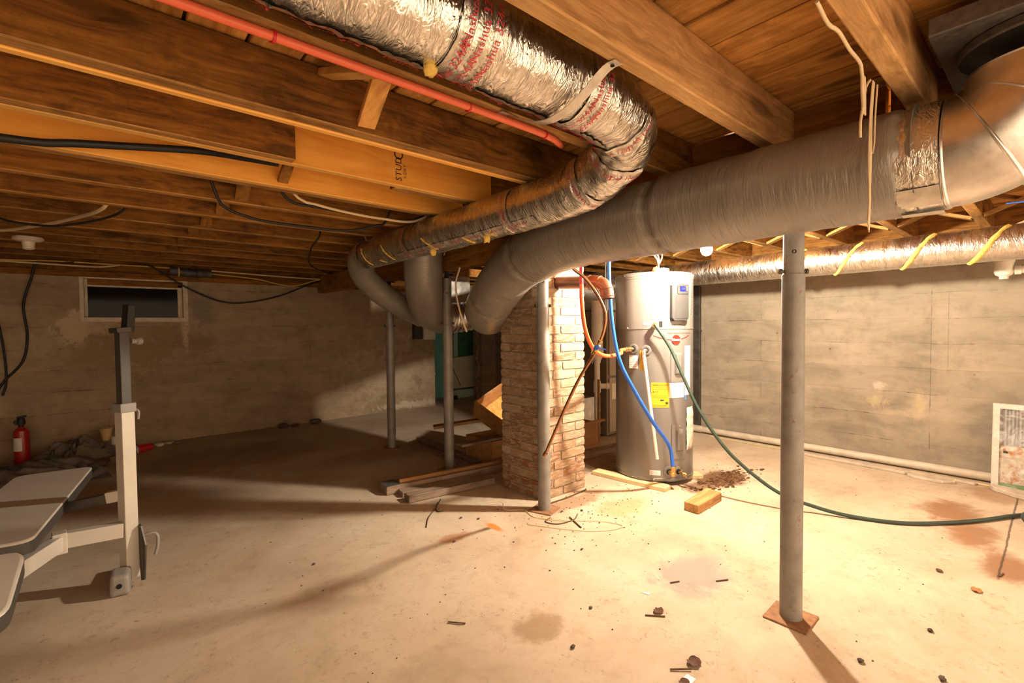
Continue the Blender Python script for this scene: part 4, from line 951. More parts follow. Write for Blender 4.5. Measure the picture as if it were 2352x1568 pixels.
pb = thing('blue_supply_tube', (2.5, 1.7, .1), 'bright blue plastic supply tube hanging in front of the water heater', 'pipe')
dr = hs(21, .104, HR + .075); ndr = hn(21)
g = G(); g.tube(catmull([(2.396, 1.855, 1.74), (2.394, 1.851, 1.538), (2.393, 1.845, 1.361), (2.409, 1.834, 1.116), (2.455, 1.813, 0.896), (2.558, 1.768, 0.691), (2.690, 1.726, 0.489), dr + Vector((-.03, .012, .20)), dr + Vector((-.004, 0, .055))], .02), .0125, 14); obj('blue_length', g, 'pex_blue', pb)
g = G(); g.lathe([(.0155, .0), (.0175, .003), (.0175, .022), (.014, .024), (.0145, .05), (.017, .051), (.017, .066), (.0135, .068)], dr + Vector((-.002, 0, -.008)), (0, 0, 1), 16)
g.tube(catmull([hs(21, .104, HR + .035), hs(21, .104, HR + .065), hs(21, .110, HR + .075)], .006), .017, 16); obj('brass_elbow', g, 'brass', pb)

hp = hs(1.6, 1.122, HR + .055)
hose_pts = [hp - hn(1.6) * .004, hp + hn(1.6) * .012 + Vector((.006, -.008, -.012)), (2.880, 1.714, 0.965), (2.900, 1.637, 0.787), (2.915, 1.541, 0.585), (2.945, 1.415, 0.390), (2.985, 1.290, 0.250), (3.06, 1.105, 0.105), (3.15, .93, .04), (3.22, .76, .014), (3.32, .56, .012), (3.50, .40, .012), (3.70, .27, .012), (3.92, .15, .014), (4.05, .03, .02), (4.05, -.1, .012), (3.9, -.12, .012), (3.75, -.02, .012), (3.77, .08, .012), (3.9, .12, .034), (4.15, .02, .012), (4.3, -.2, .012)]
pipe('garden_hose', hose_pts, .0105, 'hose', 'dark green garden hose running from the water heater across the floor', 'hose', step=.025)
# coral tube along the joist, with staples
ct = thing('coral_tube', (.5, 1.1, 1.73), 'long coral orange tube clipped along the underside of a joist', 'pipe')
g = G(); g.tube(catmull([(-1.2, 1.098, 1.7385), (0, 1.097, 1.7385), (.9, 1.094, 1.7385), (1.10, 1.098, 1.7385), (1.17, 1.12, 1.742), (1.24, 1.17, 1.765), (1.32, 1.24, 1.80)], .03), .0105, 12); obj('tube', g, 'pex_coral', ct)
for x in (-.3, .285, .79, 1.09):
    g = G(); g.lathe([(.0108, -.003), (.0135, -.003), (.0135, .003), (.0108, .003)], (x, 1.097, 1.7385), (1, .15, 0), 14); obj('clip', g, 'pex_red', ct)

# white drain pipe on the floor by the right wall, wood strip and concrete pieces
g = G(); g.tube([(4.655, 2.62, .043), (4.655, -1.5, .036)], .030, 20); dp = thing('drain_pipe', (4.655, 1, .01), 'dirty white plastic pipe lying along the base of the right wall', 'pipe'); obj('pipe', g, 'pvc_dirty', dp)
g = G(); g.lathe([(.030, 0), (.035, 0), (.035, .09), (.030, .09)], (4.655, 2.50, .043), (0, -1, 0), 20); obj('coupling', g, 'pvc_dirty', dp)
plank('wood_strip', (4.565, 2.3, .006), (4.548, .85, .006), .024, .012, 'wood_pale', 'long thin yellowish strip beside the drain pipe', 'strip')
plank('wood_strip', (4.548, .84, .006), (4.545, .28, .006), .024, .012, 'wood_pale', 'short thin yellowish strip next to the leaning framed panel', 'strip')
def chunk(poly, h, label, seed):
    g = G(); g.prism([(x + .006 * noise.noise(Vector((x * 9, y * 9, seed))), y, 0) for x, y in poly], (0, 0, h)); return tag(obj('concrete_piece', g, 'chunk', bevel=.004), label, 'concrete piece')
chunk([(4.50, 1.42), (4.53, 1.40), (4.53, .74), (4.49, .70), (4.45, .74), (4.47, 1.1), (4.48, 1.38)], .022, 'long broken concrete strip beside the wall drain pipe', 1)
chunk([(4.42, .72), (4.50, .70), (4.515, .50), (4.44, .46), (4.38, .52), (4.39, .68)], .022, 'stubby broken concrete strip between long strip and framed panel', 2)
chunk([(4.50, .48), (4.535, .47), (4.53, .36), (4.49, .37)], .018, 'smallest concrete scrap tucked against the thin wood strip', 3)
chunk([(4.50, .30), (4.52, .24), (4.46, .10), (4.36, .02), (4.30, .06), (4.36, .18), (4.44, .28)], .03, 'flat concrete slab piece in front of the leaning framed panel', 4)

# leaning framed panel
fp = thing('framed_panel', (4.60, 0, 0), 'white framed panel of rusty corrugated metal under plastic leaning at wall', 'panel')
fy0, fy1, fz = -.36, .295, .57
def lean(y, z, off=0): return Vector((4.55 + .055 * z / fz - off, y, z))
def fbar(y0, z0, y1, z1, mat='enamel', name='frame_bar', t=.03):
    g = G(); g.hexa([lean(y0, z0, t), lean(y1, z0, t), lean(y1, z0), lean(y0, z0), lean(y0, z1, t), lean(y1, z1, t), lean(y1, z1), lean(y0, z1)]); return obj(name, g, mat, fp, bevel=.002)
fbar(fy1 - .035, 0.0, fy1, fz); fbar(fy0, 0.0, fy0 + .035, fz); fbar(fy0 + .035, fz - .035, fy1 - .035, fz); fbar(fy0 + .035, .012, fy1 - .035, .04, 'green_scuff', 'bottom_bar')
g = G(); g.grid(lambda u, v: lean(fy0 + .035 + (fy1 - fy0 - .07) * u, .29 + (fz - .325) * v, .012 + .007 * math.sin(u * 2 * PI * 17)), 170, 1); obj('corrugated_sheet', g, 'corr', fp)
fbar(fy0 + .035, .04, fy1 - .035, .29, 'rusty_white', 'lower_sheet', .014)
g = G(); g.lathe([(0, 0), (.012, 0), (.012, -.004)], lean(fy1 - .065, .245, .0145), (-1, 0, 0), 12); obj('round_hole', g, 'hole', fp)
g = G(); g.grid(lambda u, v: lean(fy0 + .02 + (fy1 - fy0 - .03) * u, .02 + (fz - .03) * v, .034 + .006 * noise.noise(Vector((u * 6, v * 6, 2)))), 24, 20); obj('plastic_film', g, 'film', fp)
# white drain trap fitting below the right foil duct
tr = thing('drain_fitting', (4.36, .24, 1.40), 'white plastic drain fitting hanging below the foil branch duct', 'fitting')
g = G(); g.lathe([(0, 1.395), (.022, 1.395), (.022, 1.41), (.04, 1.422), (.046, 1.44), (.046, 1.50), (.050, 1.50), (.050, 1.53), (.046, 1.53), (.046, 1.62)], (4.36, .245, 0), n=24); obj('trap_body', g, 'pvc', tr)
g = G(); g.lathe([(.020, 0), (.020, .045), (.032, .046), (.032, .075), (.026, .076), (.026, .5)], (4.36, .245, 1.45), (.05, -1, .02), 18); obj('side_pipe', g, 'pvc', tr)

# ================================================================== LAMPS
lb = thing('light_bulb', tuple(MAIN_BULB + Vector((0, 0, -.04))), 'glowing bare bulb in ceiling socket beyond the trunk duct', 'lamp')
g = G(); c = MAIN_BULB; g.lathe([(0, -.034), (.012, -.032), (.024, -.024), (.032, -.008), (.033, .006), (.028, .022), (.018, .038), (.014, .05)], c, n=24); obj('glass_bulb', g, 'bulb', lb)
g = G(); g.lathe([(.0145, .05), (.0145, .075), (.021, .076), (.024, .12), (.055, .135), (.055, .15), (0, .15)], c, n=24); obj('socket', g, 'lampholder', lb)
g = G(); g.box((c.x - .06, c.y - .10, c.z + .15), (c.x + .06, c.y + .10, ZJ + .002)); obj('mounting_block', g, 'wood_old', lb)
g = G(); g.tube([c + Vector((-.045, -.01, .14)), c + Vector((-.047, -.01, -.02))], .0018, 6); obj('pull_chain', g, 'strap', lb)
nb_ = thing('ceiling_bulb', tuple(NEAR_BULB + Vector((0, 0, -.03))), 'small lit bulb between the joists overhead near the room middle', 'lamp')
g = G(); c = NEAR_BULB; g.lathe([(0, -.03), (.011, -.028), (.022, -.02), (.029, -.006), (.029, .006), (.024, .02), (.014, .036)], c, n=20); obj('glass_bulb', g, 'bulb_near', nb_)
g = G(); g.lathe([(.0145, .036), (.018, .05), (.024, .08), (.05, .09), (.05, ZS - c.z - .001), (0, ZS - c.z - .001)], c, n=20); obj('socket', g, 'lampholder', nb_)
# empty porcelain lampholder at the far left
lh = thing('lampholder', (-.376, 4.50, 1.66), 'empty white porcelain lampholder on the joists above the bench', 'lampholder')
g = G(); g.lathe([(0, 1.748), (.075, 1.748), (.078, 1.735), (.060, 1.722), (.034, 1.718), (.030, 1.690), (.031, 1.672), (.024, 1.670), (.024, 1.70), (0, 1.70)], (-.376, 4.50, 0), n=32); obj('porcelain_base', g, 'lampholder', lh)

# ================================================================== CABLES, CORDS
cab = lambda name, pts, r, mat, label, cat='cable', group=None: pipe(name, pts, r, mat, label, cat, group, .03, 8)
cab('thick_cable', [(-1.4, 2.20, 1.72), (-.9, 2.20, 1.722), (-.237, 2.20, 1.735), (-.04, 2.195, 1.762), (.278, 2.15, 1.80), (.43, 2.04, 1.775), (.515, 1.965, 1.755)], .0135, 'black', 'thick black cable sagging between joists above the bench')
cab('cable', [(-.9, 4.55, 1.73), (-.50, 4.25, 1.738), (-.32, 3.97, 1.738), (-.115, 3.55, 1.742), (.01, 3.18, 1.748), (.045, 3.14, 1.86)], .010, 'cable_white', 'cream cable crossing under joists beside the empty lampholder')
cab('cable', [(-.85, 3.7, 1.79), (-.51, 3.62, 1.757), (-.38, 3.58, 1.700), (-.2, 3.45, 1.672), (-.02, 3.3, 1.70), (.09, 3.17, 1.748), (.12, 3.15, 1.86)], .006, 'black', 'thin black cable looping beneath the cream cable')
cab('cable', [(-.20, 5.80, 1.74), (-.42, 5.81, 1.735), (-.478, 5.82, 1.58), (-.533, 5.84, 1.351), (-.518, 5.85, 1.089), (-.552, 5.85, .866), (-.664, 5.85, .707), (-.72, 5.85, .60)], .009, 'black', 'black cable hanging down the left wall beside the window')
cab('cable', [(-.78, 5.83, 1.74), (-.70, 5.84, 1.3), (-.66, 5.84, .95), (-.655, 5.85, .70), (-.68, 5.85, .58)], .008, 'black', 'black cable hanging down to floor behind fire extinguisher')
cab('cable', [(.30, 5.80, 1.752), (.359, 5.78, 1.742), (.597, 5.76, 1.57), (.894, 5.76, 1.427), (1.135, 5.76, 1.41), (1.485, 5.77, 1.493), (1.869, 5.79, 1.66), (2.074, 5.79, 1.72), (2.4, 5.79, 1.735)], .008, 'black', 'black cable drooping in a curve between window and far ceiling')
cab('cable', [(-1.4, 5.80, 1.725), (-.653, 5.80, 1.728), (-.312, 5.80, 1.742), (.101, 5.80, 1.741), (.395, 5.80, 1.742), (.6, 5.80, 1.735)], .007, 'cable_yellow', 'yellow cable along the top of left wall above window')
cab('cable', [(.84, 5.80, 1.706), (1.1, 5.80, 1.69), (1.318, 5.80, 1.671), (1.50, 5.79, 1.63), (1.68, 5.78, 1.622), (1.93, 5.79, 1.70), (2.2, 5.79, 1.735)], .007, 'cable_yellow', 'yellow cable along left wall right of the wrapped bundle')
cab('cable', [(-1.4, 5.785, 1.715), (-.652, 5.785, 1.715), (-.113, 5.785, 1.708), (.022, 5.785, 1.718), (.116, 5.79, 1.74)], .008, 'cable_white', 'cream cable running just above the basement window')
cab('cable', [(.85, 5.78, 1.735), (1.3, 5.78, 1.722), (1.8, 5.78, 1.712), (2.3, 5.78, 1.72), (2.7, 5.78, 1.742)], .008, 'cable_white', 'cream cable running along left wall above the yellow cable')
cab('cable', [(.38, 2.60, 1.86), (.42, 2.62, 1.745), (.46, 2.62, 1.70), (.60, 2.63, 1.668), (.806, 2.63, 1.664), (1.04, 2.63, 1.67), (1.22, 2.62, 1.722), (1.27, 2.62, 1.745), (1.31, 2.60, 1.86)], .007, 'black', 'black cable sagging below joists short of the foil duct')
cab('cable', [(.62, 2.40, 1.86), (.72, 2.40, 1.748), (.80, 2.41, 1.735), (.95, 2.42, 1.722), (1.15, 2.42, 1.716), (1.37, 2.43, 1.735), (1.56, 2.43, 1.86)], .007, 'cable_white', 'cream cable strung below joists next to the foil duct')
cab('cable', [(.60, 2.46, 1.86), (.70, 2.47, 1.748), (.82, 2.47, 1.738), (1.0, 2.47, 1.733), (1.35, 2.48, 1.742), (1.56, 2.48, 1.86)], .007, 'black', 'black cable next to the cream cable by the foil duct')
cab('cable', [(1.05, 3.16, 1.86), (1.09, 3.2, 1.748), (1.25, 3.9, 1.74), (1.6, 4.9, 1.735), (2.3, 5.75, 1.742)], .006, 'black', 'thin black cable running diagonally under the joists to left wall')
cab('wire', [(2.83, 2.22, 1.74), (2.822, 2.21, 1.47), (2.822, 2.20, 1.212), (2.77, 2.235, 1.0), (2.725, 2.265, .842)], .004, 'black', 'thin black wire hanging between chimney and water heater', 'wire')
# wrapped bundle on the sill
wb = thing('wrapped_bundle', (.68, 5.78, 1.66), 'grey wrapped bundle jammed under the ceiling right of the window', 'bundle')
g = G(); g.tube(catmull([(.50, 5.80, 1.715), (.66, 5.79, 1.70), (.85, 5.80, 1.70)], .02), lambda t, i: .040 + .006 * math.sin(t * 19), 16); obj('wrapping', g, 'galv_dark', wb)
for x in (.57, .65, .72):
    g = G(); g.lathe([(.045, -.006), (.049, 0), (.045, .006)], (x, 5.795, 1.705), (1, 0, 0), 16); obj('tie', g, 'cable_white' if x == .57 else 'dark_steel', wb)
# cream cord bundle tied to the near joist
ck = thing('cord_bundle', (1.55, .335, 1.35), 'bundle of cream cords dangling from joist in front of the trunk duct', 'cord')
for k in range(5):
    dx = .004 * (k - 2)
    g = G(); g.tube(catmull([(1.535 + dx, .330, 1.75), (1.535 + dx * 1.2, .334, 1.68), (1.53 + dx * 1.3 + .01 * (k % 2), .335, 1.56), (1.535 + dx * .7, .335, 1.44), (1.53 + dx * .8, .336, 1.385 - .006 * k)], .03), .0018, 6); obj('strand', g, 'rope', ck)
g = G(); g.tube(catmull([(1.55, .325, 1.745), (1.555, .33, 1.66), (1.56, .332, 1.60), (1.552, .334, 1.57)], .02), .0022, 6); obj('strand', g, 'rope', ck)
c2 = thing('cord_knot', (1.42, .33, 1.60), 'frayed cream cord wound along the near joist and knotted at its end', 'cord')
g = G(); g.tube(catmull([(1.08, .325, 1.755), (1.15, .325, 1.74), (1.22, .325, 1.752), (1.30, .325, 1.744), (1.40, .326, 1.743), (1.43, .33, 1.70), (1.44, .33, 1.655)], .02), .004, 8); obj('cord', g, 'rope', c2)
g = G()
for k in range(5): g.tube(catmull([(1.445 + .003 * k, .331, 1.735), (1.438 + .006 * k, .331, 1.69), (1.445 + .006 * k, .332, 1.645)], .02), .0022, 6)
obj('frayed_end', g, 'rope', c2)
g = G(); g.tube(catmull([(1.50, .33, 1.742), (1.47, .332, 1.715), (1.45, .333, 1.66), (1.435, .334, 1.62), (1.445, .336, 1.585)], .02), .0034, 8); obj('loose_tail', g, 'rope', c2)
# drooping tan cords beside the trunk elbow
cab('hanging_cord', [(1.80, 2.62, 1.52), (1.78, 2.64, 1.42), (1.79, 2.64, 1.30), (1.815, 2.62, 1.17), (1.835, 2.60, 1.09)], .006, 'rope', 'tan cord dangling beside the bend of the grey trunk duct', 'cord')
cab('hanging_cord', [(1.90, 2.95, 1.74), (1.89, 2.94, 1.68), (1.875, 2.93, 1.645)], .006, 'rope', 'short tan cord hanging below the crinkled foil duct', 'cord')
cab('hanging_cord', [(4.15, .10, 1.74), (4.10, .20, 1.69), (4.05, .245, 1.672), (3.99, .27, 1.672)], .006, 'cable_white', 'cream cord trailing onto the far foil branch duct', 'cord')
cab('wire', [(3.6, -.2, 1.742), (3.6, .02, 1.735), (3.6, .2, 1.742)], .003, 'pex_blue', 'thin blue wire strung under joists behind the metal elbow', 'wire')

# ================================================================== SALVAGE PILE
plank('salvage_board', (1.40, 2.985, .030), (2.42, 2.86, .030), .13, .055, 'wood_painted', 'wide worn board at the back of the salvage stack', 'board')
plank('salvage_board', (1.44, 2.735, .025), (2.08, 2.655, .025), .085, .045, 'wood_painted', 'worn board with white top at the front of the salvage stack', 'board')
plank('salvage_board', (1.50, 2.955, .070), (2.40, 2.835, .070), .030, .024, 'wood_red', 'long slim honey-coloured batten on top of the salvage stack', 'board')
plank('salvage_board', (1.46, 2.86, .018), (2.07, 2.775, .018), .09, .034, 'wood_painted', 'dark brown board between the two worn salvage boards', 'board')
g = G(); g.box((1.395, 2.92, .058), (1.50, 3.05, .0595)); 
tag(obj('metal_offcut', g, 'galv_dark'), 'small bent metal offcut on the end of the salvage stack', 'offcut')
plank('dark_batten', (2.34, 4.15, .02), (2.27, 3.08, .02), .07, .04, 'wood_painted', 'long dark batten on the floor behind the third post', 'board')
plank('dark_batten', (2.22, 4.10, .012), (2.16, 3.15, .012), .05, .024, 'wood_painted', 'thin dark batten on the floor alongside the longer batten', 'board')
# tilted plywood drawer box resting on another box
dr_ = thing('plywood_box', (2.58, 3.10, 0), 'upright reddish plywood box under the tilted drawer by chimney', 'box')
for a, b in (((2.30, 2.93, 0), (2.72, 2.945, .21)), ((2.30, 3.28, 0), (2.72, 3.295, .21)), ((2.30, 2.945, 0), (2.315, 3.28, .21)), ((2.705, 2.945, 0), (2.72, 3.28, .21))):
    g = G(); g.box(a, b); obj('side_panel', g, 'wood_red', dr_, bevel=.002)
g = G(); g.box((2.315, 2.945, 0), (2.705, 3.28, .012)); obj('bottom_panel', g, 'wood_red', dr_)
plank('salvage_board', (2.02, 2.98, .222), (2.62, 2.98, .222), .085, .02, 'wood_painted', 'pale board laid across the upright plywood box', 'board')
plank('salvage_board', (2.03, 3.37, .30), (2.42, 3.16, .345), .09, .022, 'wood_red', 'orange board with notched end sticking out under the tilted drawer', 'board')
db = thing('tilted_drawer', (2.45, 3.05, .23), 'open reddish plywood drawer tilted on the pile behind the chimney', 'drawer')
e1 = Vector((.09, -.282, -.155)).normalized(); e2 = Vector((.306, .003, .10)); e2 = (e2 - e1 * e1.dot(e2)).normalized(); e3 = e2.cross(e1); e3 = -e3 if e3.z < 0 else e3
Mx = Matrix(((e1.x, e2.x, e3.x, 2.293), (e1.y, e2.y, e3.y, 3.15), (e1.z, e2.z, e3.z, .511), (0, 0, 0, 1)))
def dbox(name, a, b, mat='wood_red'):
    g = G(); g.box(a, b); g.v = [Mx @ v for v in g.v]; return obj(name, g, mat, db, bevel=.002)
dbox('side_panel', (0, 0, -.17), (.40, .014, 0)); dbox('side_panel', (0, .40, -.17), (.40, .414, 0)); dbox('end_panel', (0, .014, -.17), (.014, .40, 0)); dbox('end_panel', (.386, .014, -.17), (.40, .40, 0))
dbox('bottom_panel', (.014, .014, -.17), (.386, .40, -.158), 'wood_new_y')

# ================================================================== ALCOVE
g = G(); g.box((3.62, 6.42, 0.0), (4.10, 6.45, 1.75)); tb_ = tag(obj('teal_board', g, 'teal', bevel=.003), 'tall teal painted board standing inside the doorway', 'board')
g = G(); g.box((4.12, 6.50, 0), (4.32, 6.53, 1.75)); tag(obj('green_door', g, 'green', bevel=.003), 'dark green panel leaning in the alcove behind teal board', 'door')
g = G(); g.box((4.33, 6.50, .0), (4.41, 6.53, 1.75)); tag(obj('green_plank', g, 'green_pale', bevel=.003), 'pale green plank beside the dark green panel', 'plank')
g = G(); g.box((4.42, 6.50, .0), (4.80, 6.53, 1.75)); tag(obj('green_door', g, 'green', bevel=.003), 'dark green panel partly behind the right doorway jamb', 'door')
g = G(); g.hexa([(4.10, 6.30, .14), (4.62, 6.24, .16), (4.62, 6.27, .16), (4.10, 6.33, .14), (4.08, 6.40, .62), (4.62, 6.36, .66), (4.62, 6.39, .66), (4.08, 6.43, .62)]); tag(obj('cream_door', g, 'cream', bevel=.004), 'cream cupboard door leaning in alcove', 'door panel')
g = G(); g.box((4.06, 6.22, .0), (4.7, 6.48, .13)); tag(obj('pale_box', g, 'green_pale', bevel=.006), 'low pale green box on the alcove floor', 'box')
g = G(); g.beam((4.10, 6.29, .60), (4.24, 6.20, .20), .012, .012); tag(obj('dark_stick', g, 'dark_steel'), 'dark stick leaning across the cream cupboard door', 'stick')
g = G(); g.beam((4.08, 6.14, .03), (4.13, 6.13, .03), .05, .06); tag(obj('dark_block', g, 'black', bevel=.006), 'small black block on the alcove threshold', 'block')
sw = thing('meter_box', (3.45, 5.83, .95), 'pale electrical box on the left wall next to the doorway', 'electrical box')
g = G(); g.box((3.36, 5.79, .955), (3.545, 5.869, 1.26)); obj('case', g, 'cream', sw, bevel=.004); g = G(); g.box((3.375, 5.785, .97), (3.53, 5.79, 1.245)); obj('cover', g, 'cream', sw, bevel=.002)
g = G(); g.box((3.22, 5.80, .965), (3.35, 5.869, 1.26)); obj('dark_side', g, 'dark_steel', sw, bevel=.004)

# ================================================================== WEIGHT BENCH
wbx = thing('weight_bench', (-.15, 2.7, 0), 'weight bench with pale vinyl pads and a grey telescopic upright', 'weight bench')
def bpart(name, p, q, wd, ht, mat, up_=(0, 0, 1), parent=wbx, bevel=.003):
    g = G(); g.beam(p, q, wd, ht, up_); return obj(name, g, mat, parent, bevel=bevel, seg=2)
ux, uy = .052, 2.672; fdv = Vector((.40, -.92, 0))     # upright faces this way
rdir = Vector((.92, .40, 0))
bpart('upright', (ux, uy, .03), (ux, uy, .775), .060, .050, 'enamel', rdir)
bpart('collar', (ux, uy, .765), (ux, uy, .805), .070, .060, 'grey_plastic', rdir)
bpart('inner_post', (ux, uy, .80), (ux, uy, 1.115), .046, .038, 'vinyl_dark', rdir)
sd = bpart('saddle_plate', (ux - .004, uy, 1.112), (ux - .006, uy, 1.135), .072, .055, 'dark_steel', rdir)
bpart('bar_catch', (ux + .02, uy + .03, 1.115), (ux + .03, uy + .03, 1.235), .050, .030, 'black', rdir)
g = G(); g.lathe([(.012, 0), (.012, .02), (.018, .022), (.018, .04), (0, .042)], (ux + .03, uy, 1.075), rdir, 14); obj('lock_knob', g, 'grey_plastic', wbx)
g = G(); g.tube(catmull([(ux + .035, uy - .012, .775), (ux + .048, uy - .017, .765), (ux + .046, uy - .016, .73)], .006), .005, 8); obj('pull_pin', g, 'grey_plastic', wbx)
# base foot: tube toward the room and plastic end cap
bpart('foot_tube', (ux + .012, uy + .16, .035), (ux - .03, uy - .07, .035), .05, .05, 'enamel')
ec = G(); 
ec.hexa([(-.022, 2.575, 0), (.048, 2.56, 0), (.058, 2.645, 0), (-.012, 2.66, 0), (-.018, 2.582, .085), (.044, 2.567, .085), (.058, 2.645, .098), (-.012, 2.66, .098)])
e_ = obj('foot_cap', ec, 'grey_plastic', wbx, bevel=.014, seg=3)
g = G(); g.lathe([(0, 0), (.010, 0), (.010, -.003)], (.012, 2.5655, .045), (-.2, -1, .05), 12); obj('bolt_hole', g, 'hole', e_)
# wheel bracket with hook at the side
g = G(); g.prism([(.085, 2.665, .10), (.088, 2.625, .02), (.098, 2.60, .03), (.105, 2.60, .18), (.092, 2.63, .26), (.085, 2.66, .26)], (.006, .003, 0)); obj('side_bracket', g, 'dark_steel', wbx)
g = G(); g.tube(catmull([(.10, 2.63, .215), (.135, 2.625, .22), (.150, 2.62, .205), (.150, 2.615, .165), (.140, 2.612, .125)], .008), .007, 8); obj('hook', g, 'grey_plastic', wbx)
# cross beams
bpart('cross_beam', (.035, 2.655, .255), (-.165, 2.665, .262), .045, .062, 'enamel')
bpart('hinge_plate', (-.145, 2.655, .258), (-.19, 2.65, .258), .052, .085, 'enamel')
bpart('seat_arm', (-.17, 2.645, .258), (-.30, 2.36, .262), .040, .062, 'enamel')
g = G(); g.lathe([(.008, 0), (.008, .006), (.004, .008), (0, .008)], (-.168, 2.625, .265), (-.1, -1, 0), 10); obj('bolt', g, 'galv', wbx)
bpart('rear_bar', (.03, 2.70, .395), (-.24, 2.83, .345), .03, .04, 'dark_steel'); bpart('bar_sleeve', (.04, 2.695, .398), (-.015, 2.722, .389), .036, .048, 'enamel')
bpart('far_upright', (-.62, 2.85, .03), (-.62, 2.85, .775), .060, .050, 'enamel', rdir)
bpart('spine', (-.36, 2.16, .27), (-.30, 3.15, .335), .05, .05, 'enamel')
bpart('front_leg', (-.46, 1.95, .0), (-.42, 2.15, .27), .05, .05, 'enamel'); bpart('rear_leg', (-.42, 3.2, .0), (-.36, 3.0, .33), .05, .05, 'enamel')
# pads: rounded slabs
def pad(corners, th, rr, nrm, name):
    C4 = [Vector(c) for c in corners]; nrm = Vector(nrm).normalized(); pts = []
    for i in range(4):
        c, a, b = C4[i], C4[i - 1], C4[(i + 1) % 4]; da = (a - c).normalized() * rr; dbb = (b - c).normalized() * rr
        for k in range(7):
            t = k / 6; p = (c + da) * (1 - t) ** 2 + c * 2 * t * (1 - t) + (c + dbb) * t * t; pts.append(p)
    n = len(pts); cen = sum(pts, Vector()) / n
    def ringp(ins, h): return [p + (cen - p).normalized() * ins + nrm * h for p in pts]
    g = G(); r1, r2, r3, r4 = ringp(.0, -th), ringp(0, -.008), ringp(.004, -.002), ringp(.012, 0)
    g.add(r1 + r2, [(i, (i + 1) % n, n + (i + 1) % n, n + i) for i in range(n)], True); g.add(r1, [tuple(range(n))[::-1]])
    o1 = obj(name, g, 'vinyl_dark', wbx)
    g = G(); g.add(r2 + r3 + r4, [(j * n + i, j * n + (i + 1) % n, (j + 1) * n + (i + 1) % n, (j + 1) * n + i) for j in range(2) for i in range(n)], True); g.add(r4, [tuple(range(n))], True)
    obj('pad_top', g, 'vinyl', o1); return o1
pad([(-.07, 3.37, .40), (-.36, 3.40, .40), (-.50, 2.36, .40), (-.215, 2.31, .40)], .05, .05, (0, 0, 1), 'back_pad')
pad([(-.228, 2.33, .372), (-.50, 2.36, .372), (-.485, 2.02, .288), (-.243, 1.99, .288)], .06, .07, (.02, -.24, 1), 'seat_pad')

# ================================================================== CLUTTER BY THE LEFT WALL
fe = thing('fire_extinguisher', (-.56, 5.66, 0), 'red fire extinguisher with black head standing by the left wall', 'fire extinguisher')
g = G(); g.lathe([(0, 0), (.046, 0), (.05, .006), (.05, .27), (.046, .295), (.030, .318), (.018, .326)], (-.56, 5.66, 0), n=28); cyl_ = obj('cylinder', g, 'red_paint', fe)
g = G(); g.lathe([(.018, .32), (.018, .345), (.028, .348), (.028, .375), (.022, .40), (0, .40)], (-.56, 5.66, 0), n=18); obj('valve_head', g, 'black', fe)
g = G(); g.beam((-.585, 5.655, .405), (-.525, 5.66, .415), .022, .014); obj('lever', g, 'black', fe, bevel=.003)
g = G(); g.beam((-.60, 5.652, .36), (-.575, 5.655, .375), .018, .03); obj('nozzle', g, 'black', fe, bevel=.003)
g = G(); g.grid(lambda u, v: Vector((-.56 + .0508 * math.cos(-2.75 + 1.3 * u), 5.66 + .0508 * math.sin(-2.75 + 1.3 * u), .13 + .11 * v)), 10, 1); obj('paper_label', g, 'white_label', cyl_)
# crumpled drop cloth heap
def cloth(x0, x1, y0, y1, h, seed, label, rot=0):
    g = G(); cx, cy = (x0 + x1) / 2, (y0 + y1) / 2
    def fn(u, v):
        a, b = 2 * u - 1, 2 * v - 1; e = max(0, 1 - (a * a + b * b) ** 1.5 * .75)
        n1 = noise.noise(Vector((u * 4.2, v * 3.1, seed))); n2 = abs(noise.noise(Vector((u * 9 + 2 * n1, v * 6, seed + 4))))
        z = e * h * (.65 + .6 * n1) + e * .045 * (1 - n2 * 3) + .004
        wob = 1 + .18 * noise.noise(Vector((math.atan2(b, a) * 1.3, seed, 0)))
        X, Y = (x1 - x0) / 2 * a * wob, (y1 - y0) / 2 * b * wob
        return Vector((cx + X * math.cos(rot) - Y * math.sin(rot), cy + X * math.sin(rot) + Y * math.cos(rot), max(.002, z)))
    g.grid(fn, 70, 60); return tag(obj('drop_cloth', g, 'cloth'), label, 'cloth')
cloth(-.98, -.02, 4.75, 5.45, .12, 3.3, 'crumpled grey drop cloth heaped on floor behind the bench')
cloth(-.50, .02, 5.46, 5.84, .16, 8.1, 'grey drop cloth bunched against wall below the window', .1)
yc = thing('yellow_cup', (-.02, 5.68, .10), 'torn yellowish paper cup on the cloth below the window', 'cup')
g = G(); g.lathe([(.0, .135), (.030, .135), (.052, .245), (.049, .245), (.028, .14)], (-.02, 5.62, 0), n=20); obj('cup_wall', g, plain('tan_paper', (.60, .42, .18), .8), yc)
g = G(); g.lathe([(0, .10), (.045, .10), (.047, .165), (.049, .165), (.049, .172), (0, .172)], (.055, 5.56, 0), n=24); tag(obj('white_tub', g, 'white_label'), 'small white tub resting on the cloth beside yellowish cup', 'tub')
g = G(); g.lathe([(0, .172), (.025, .172), (.025, .235), (.02, .24), (0, .24)], (.05, 5.57, 0), n=18); tag(obj('bottle_cap', g, 'grey_plastic'), 'small clear-grey cup standing on the white tub', 'cup')
rc = thing('red_cup', (.24, 5.44, 0), 'red plastic party cup lying on its side on floor', 'cup')
g = G(); cdir = Vector((.95, .30, .07)).normalized(); b0 = Vector((.185, 5.43, .046)); g.lathe([(.040, 0), (.046, .001), (.046, .006), (.041, .008), (.029, .115), (0, .115)], b0, cdir, 28); obj('cup_wall', g, 'red_plastic', rc)
g = G(); g.lathe([(.0385, .002), (.028, .11)], b0, cdir, 24); obj('white_inside', g, 'white_label', rc)
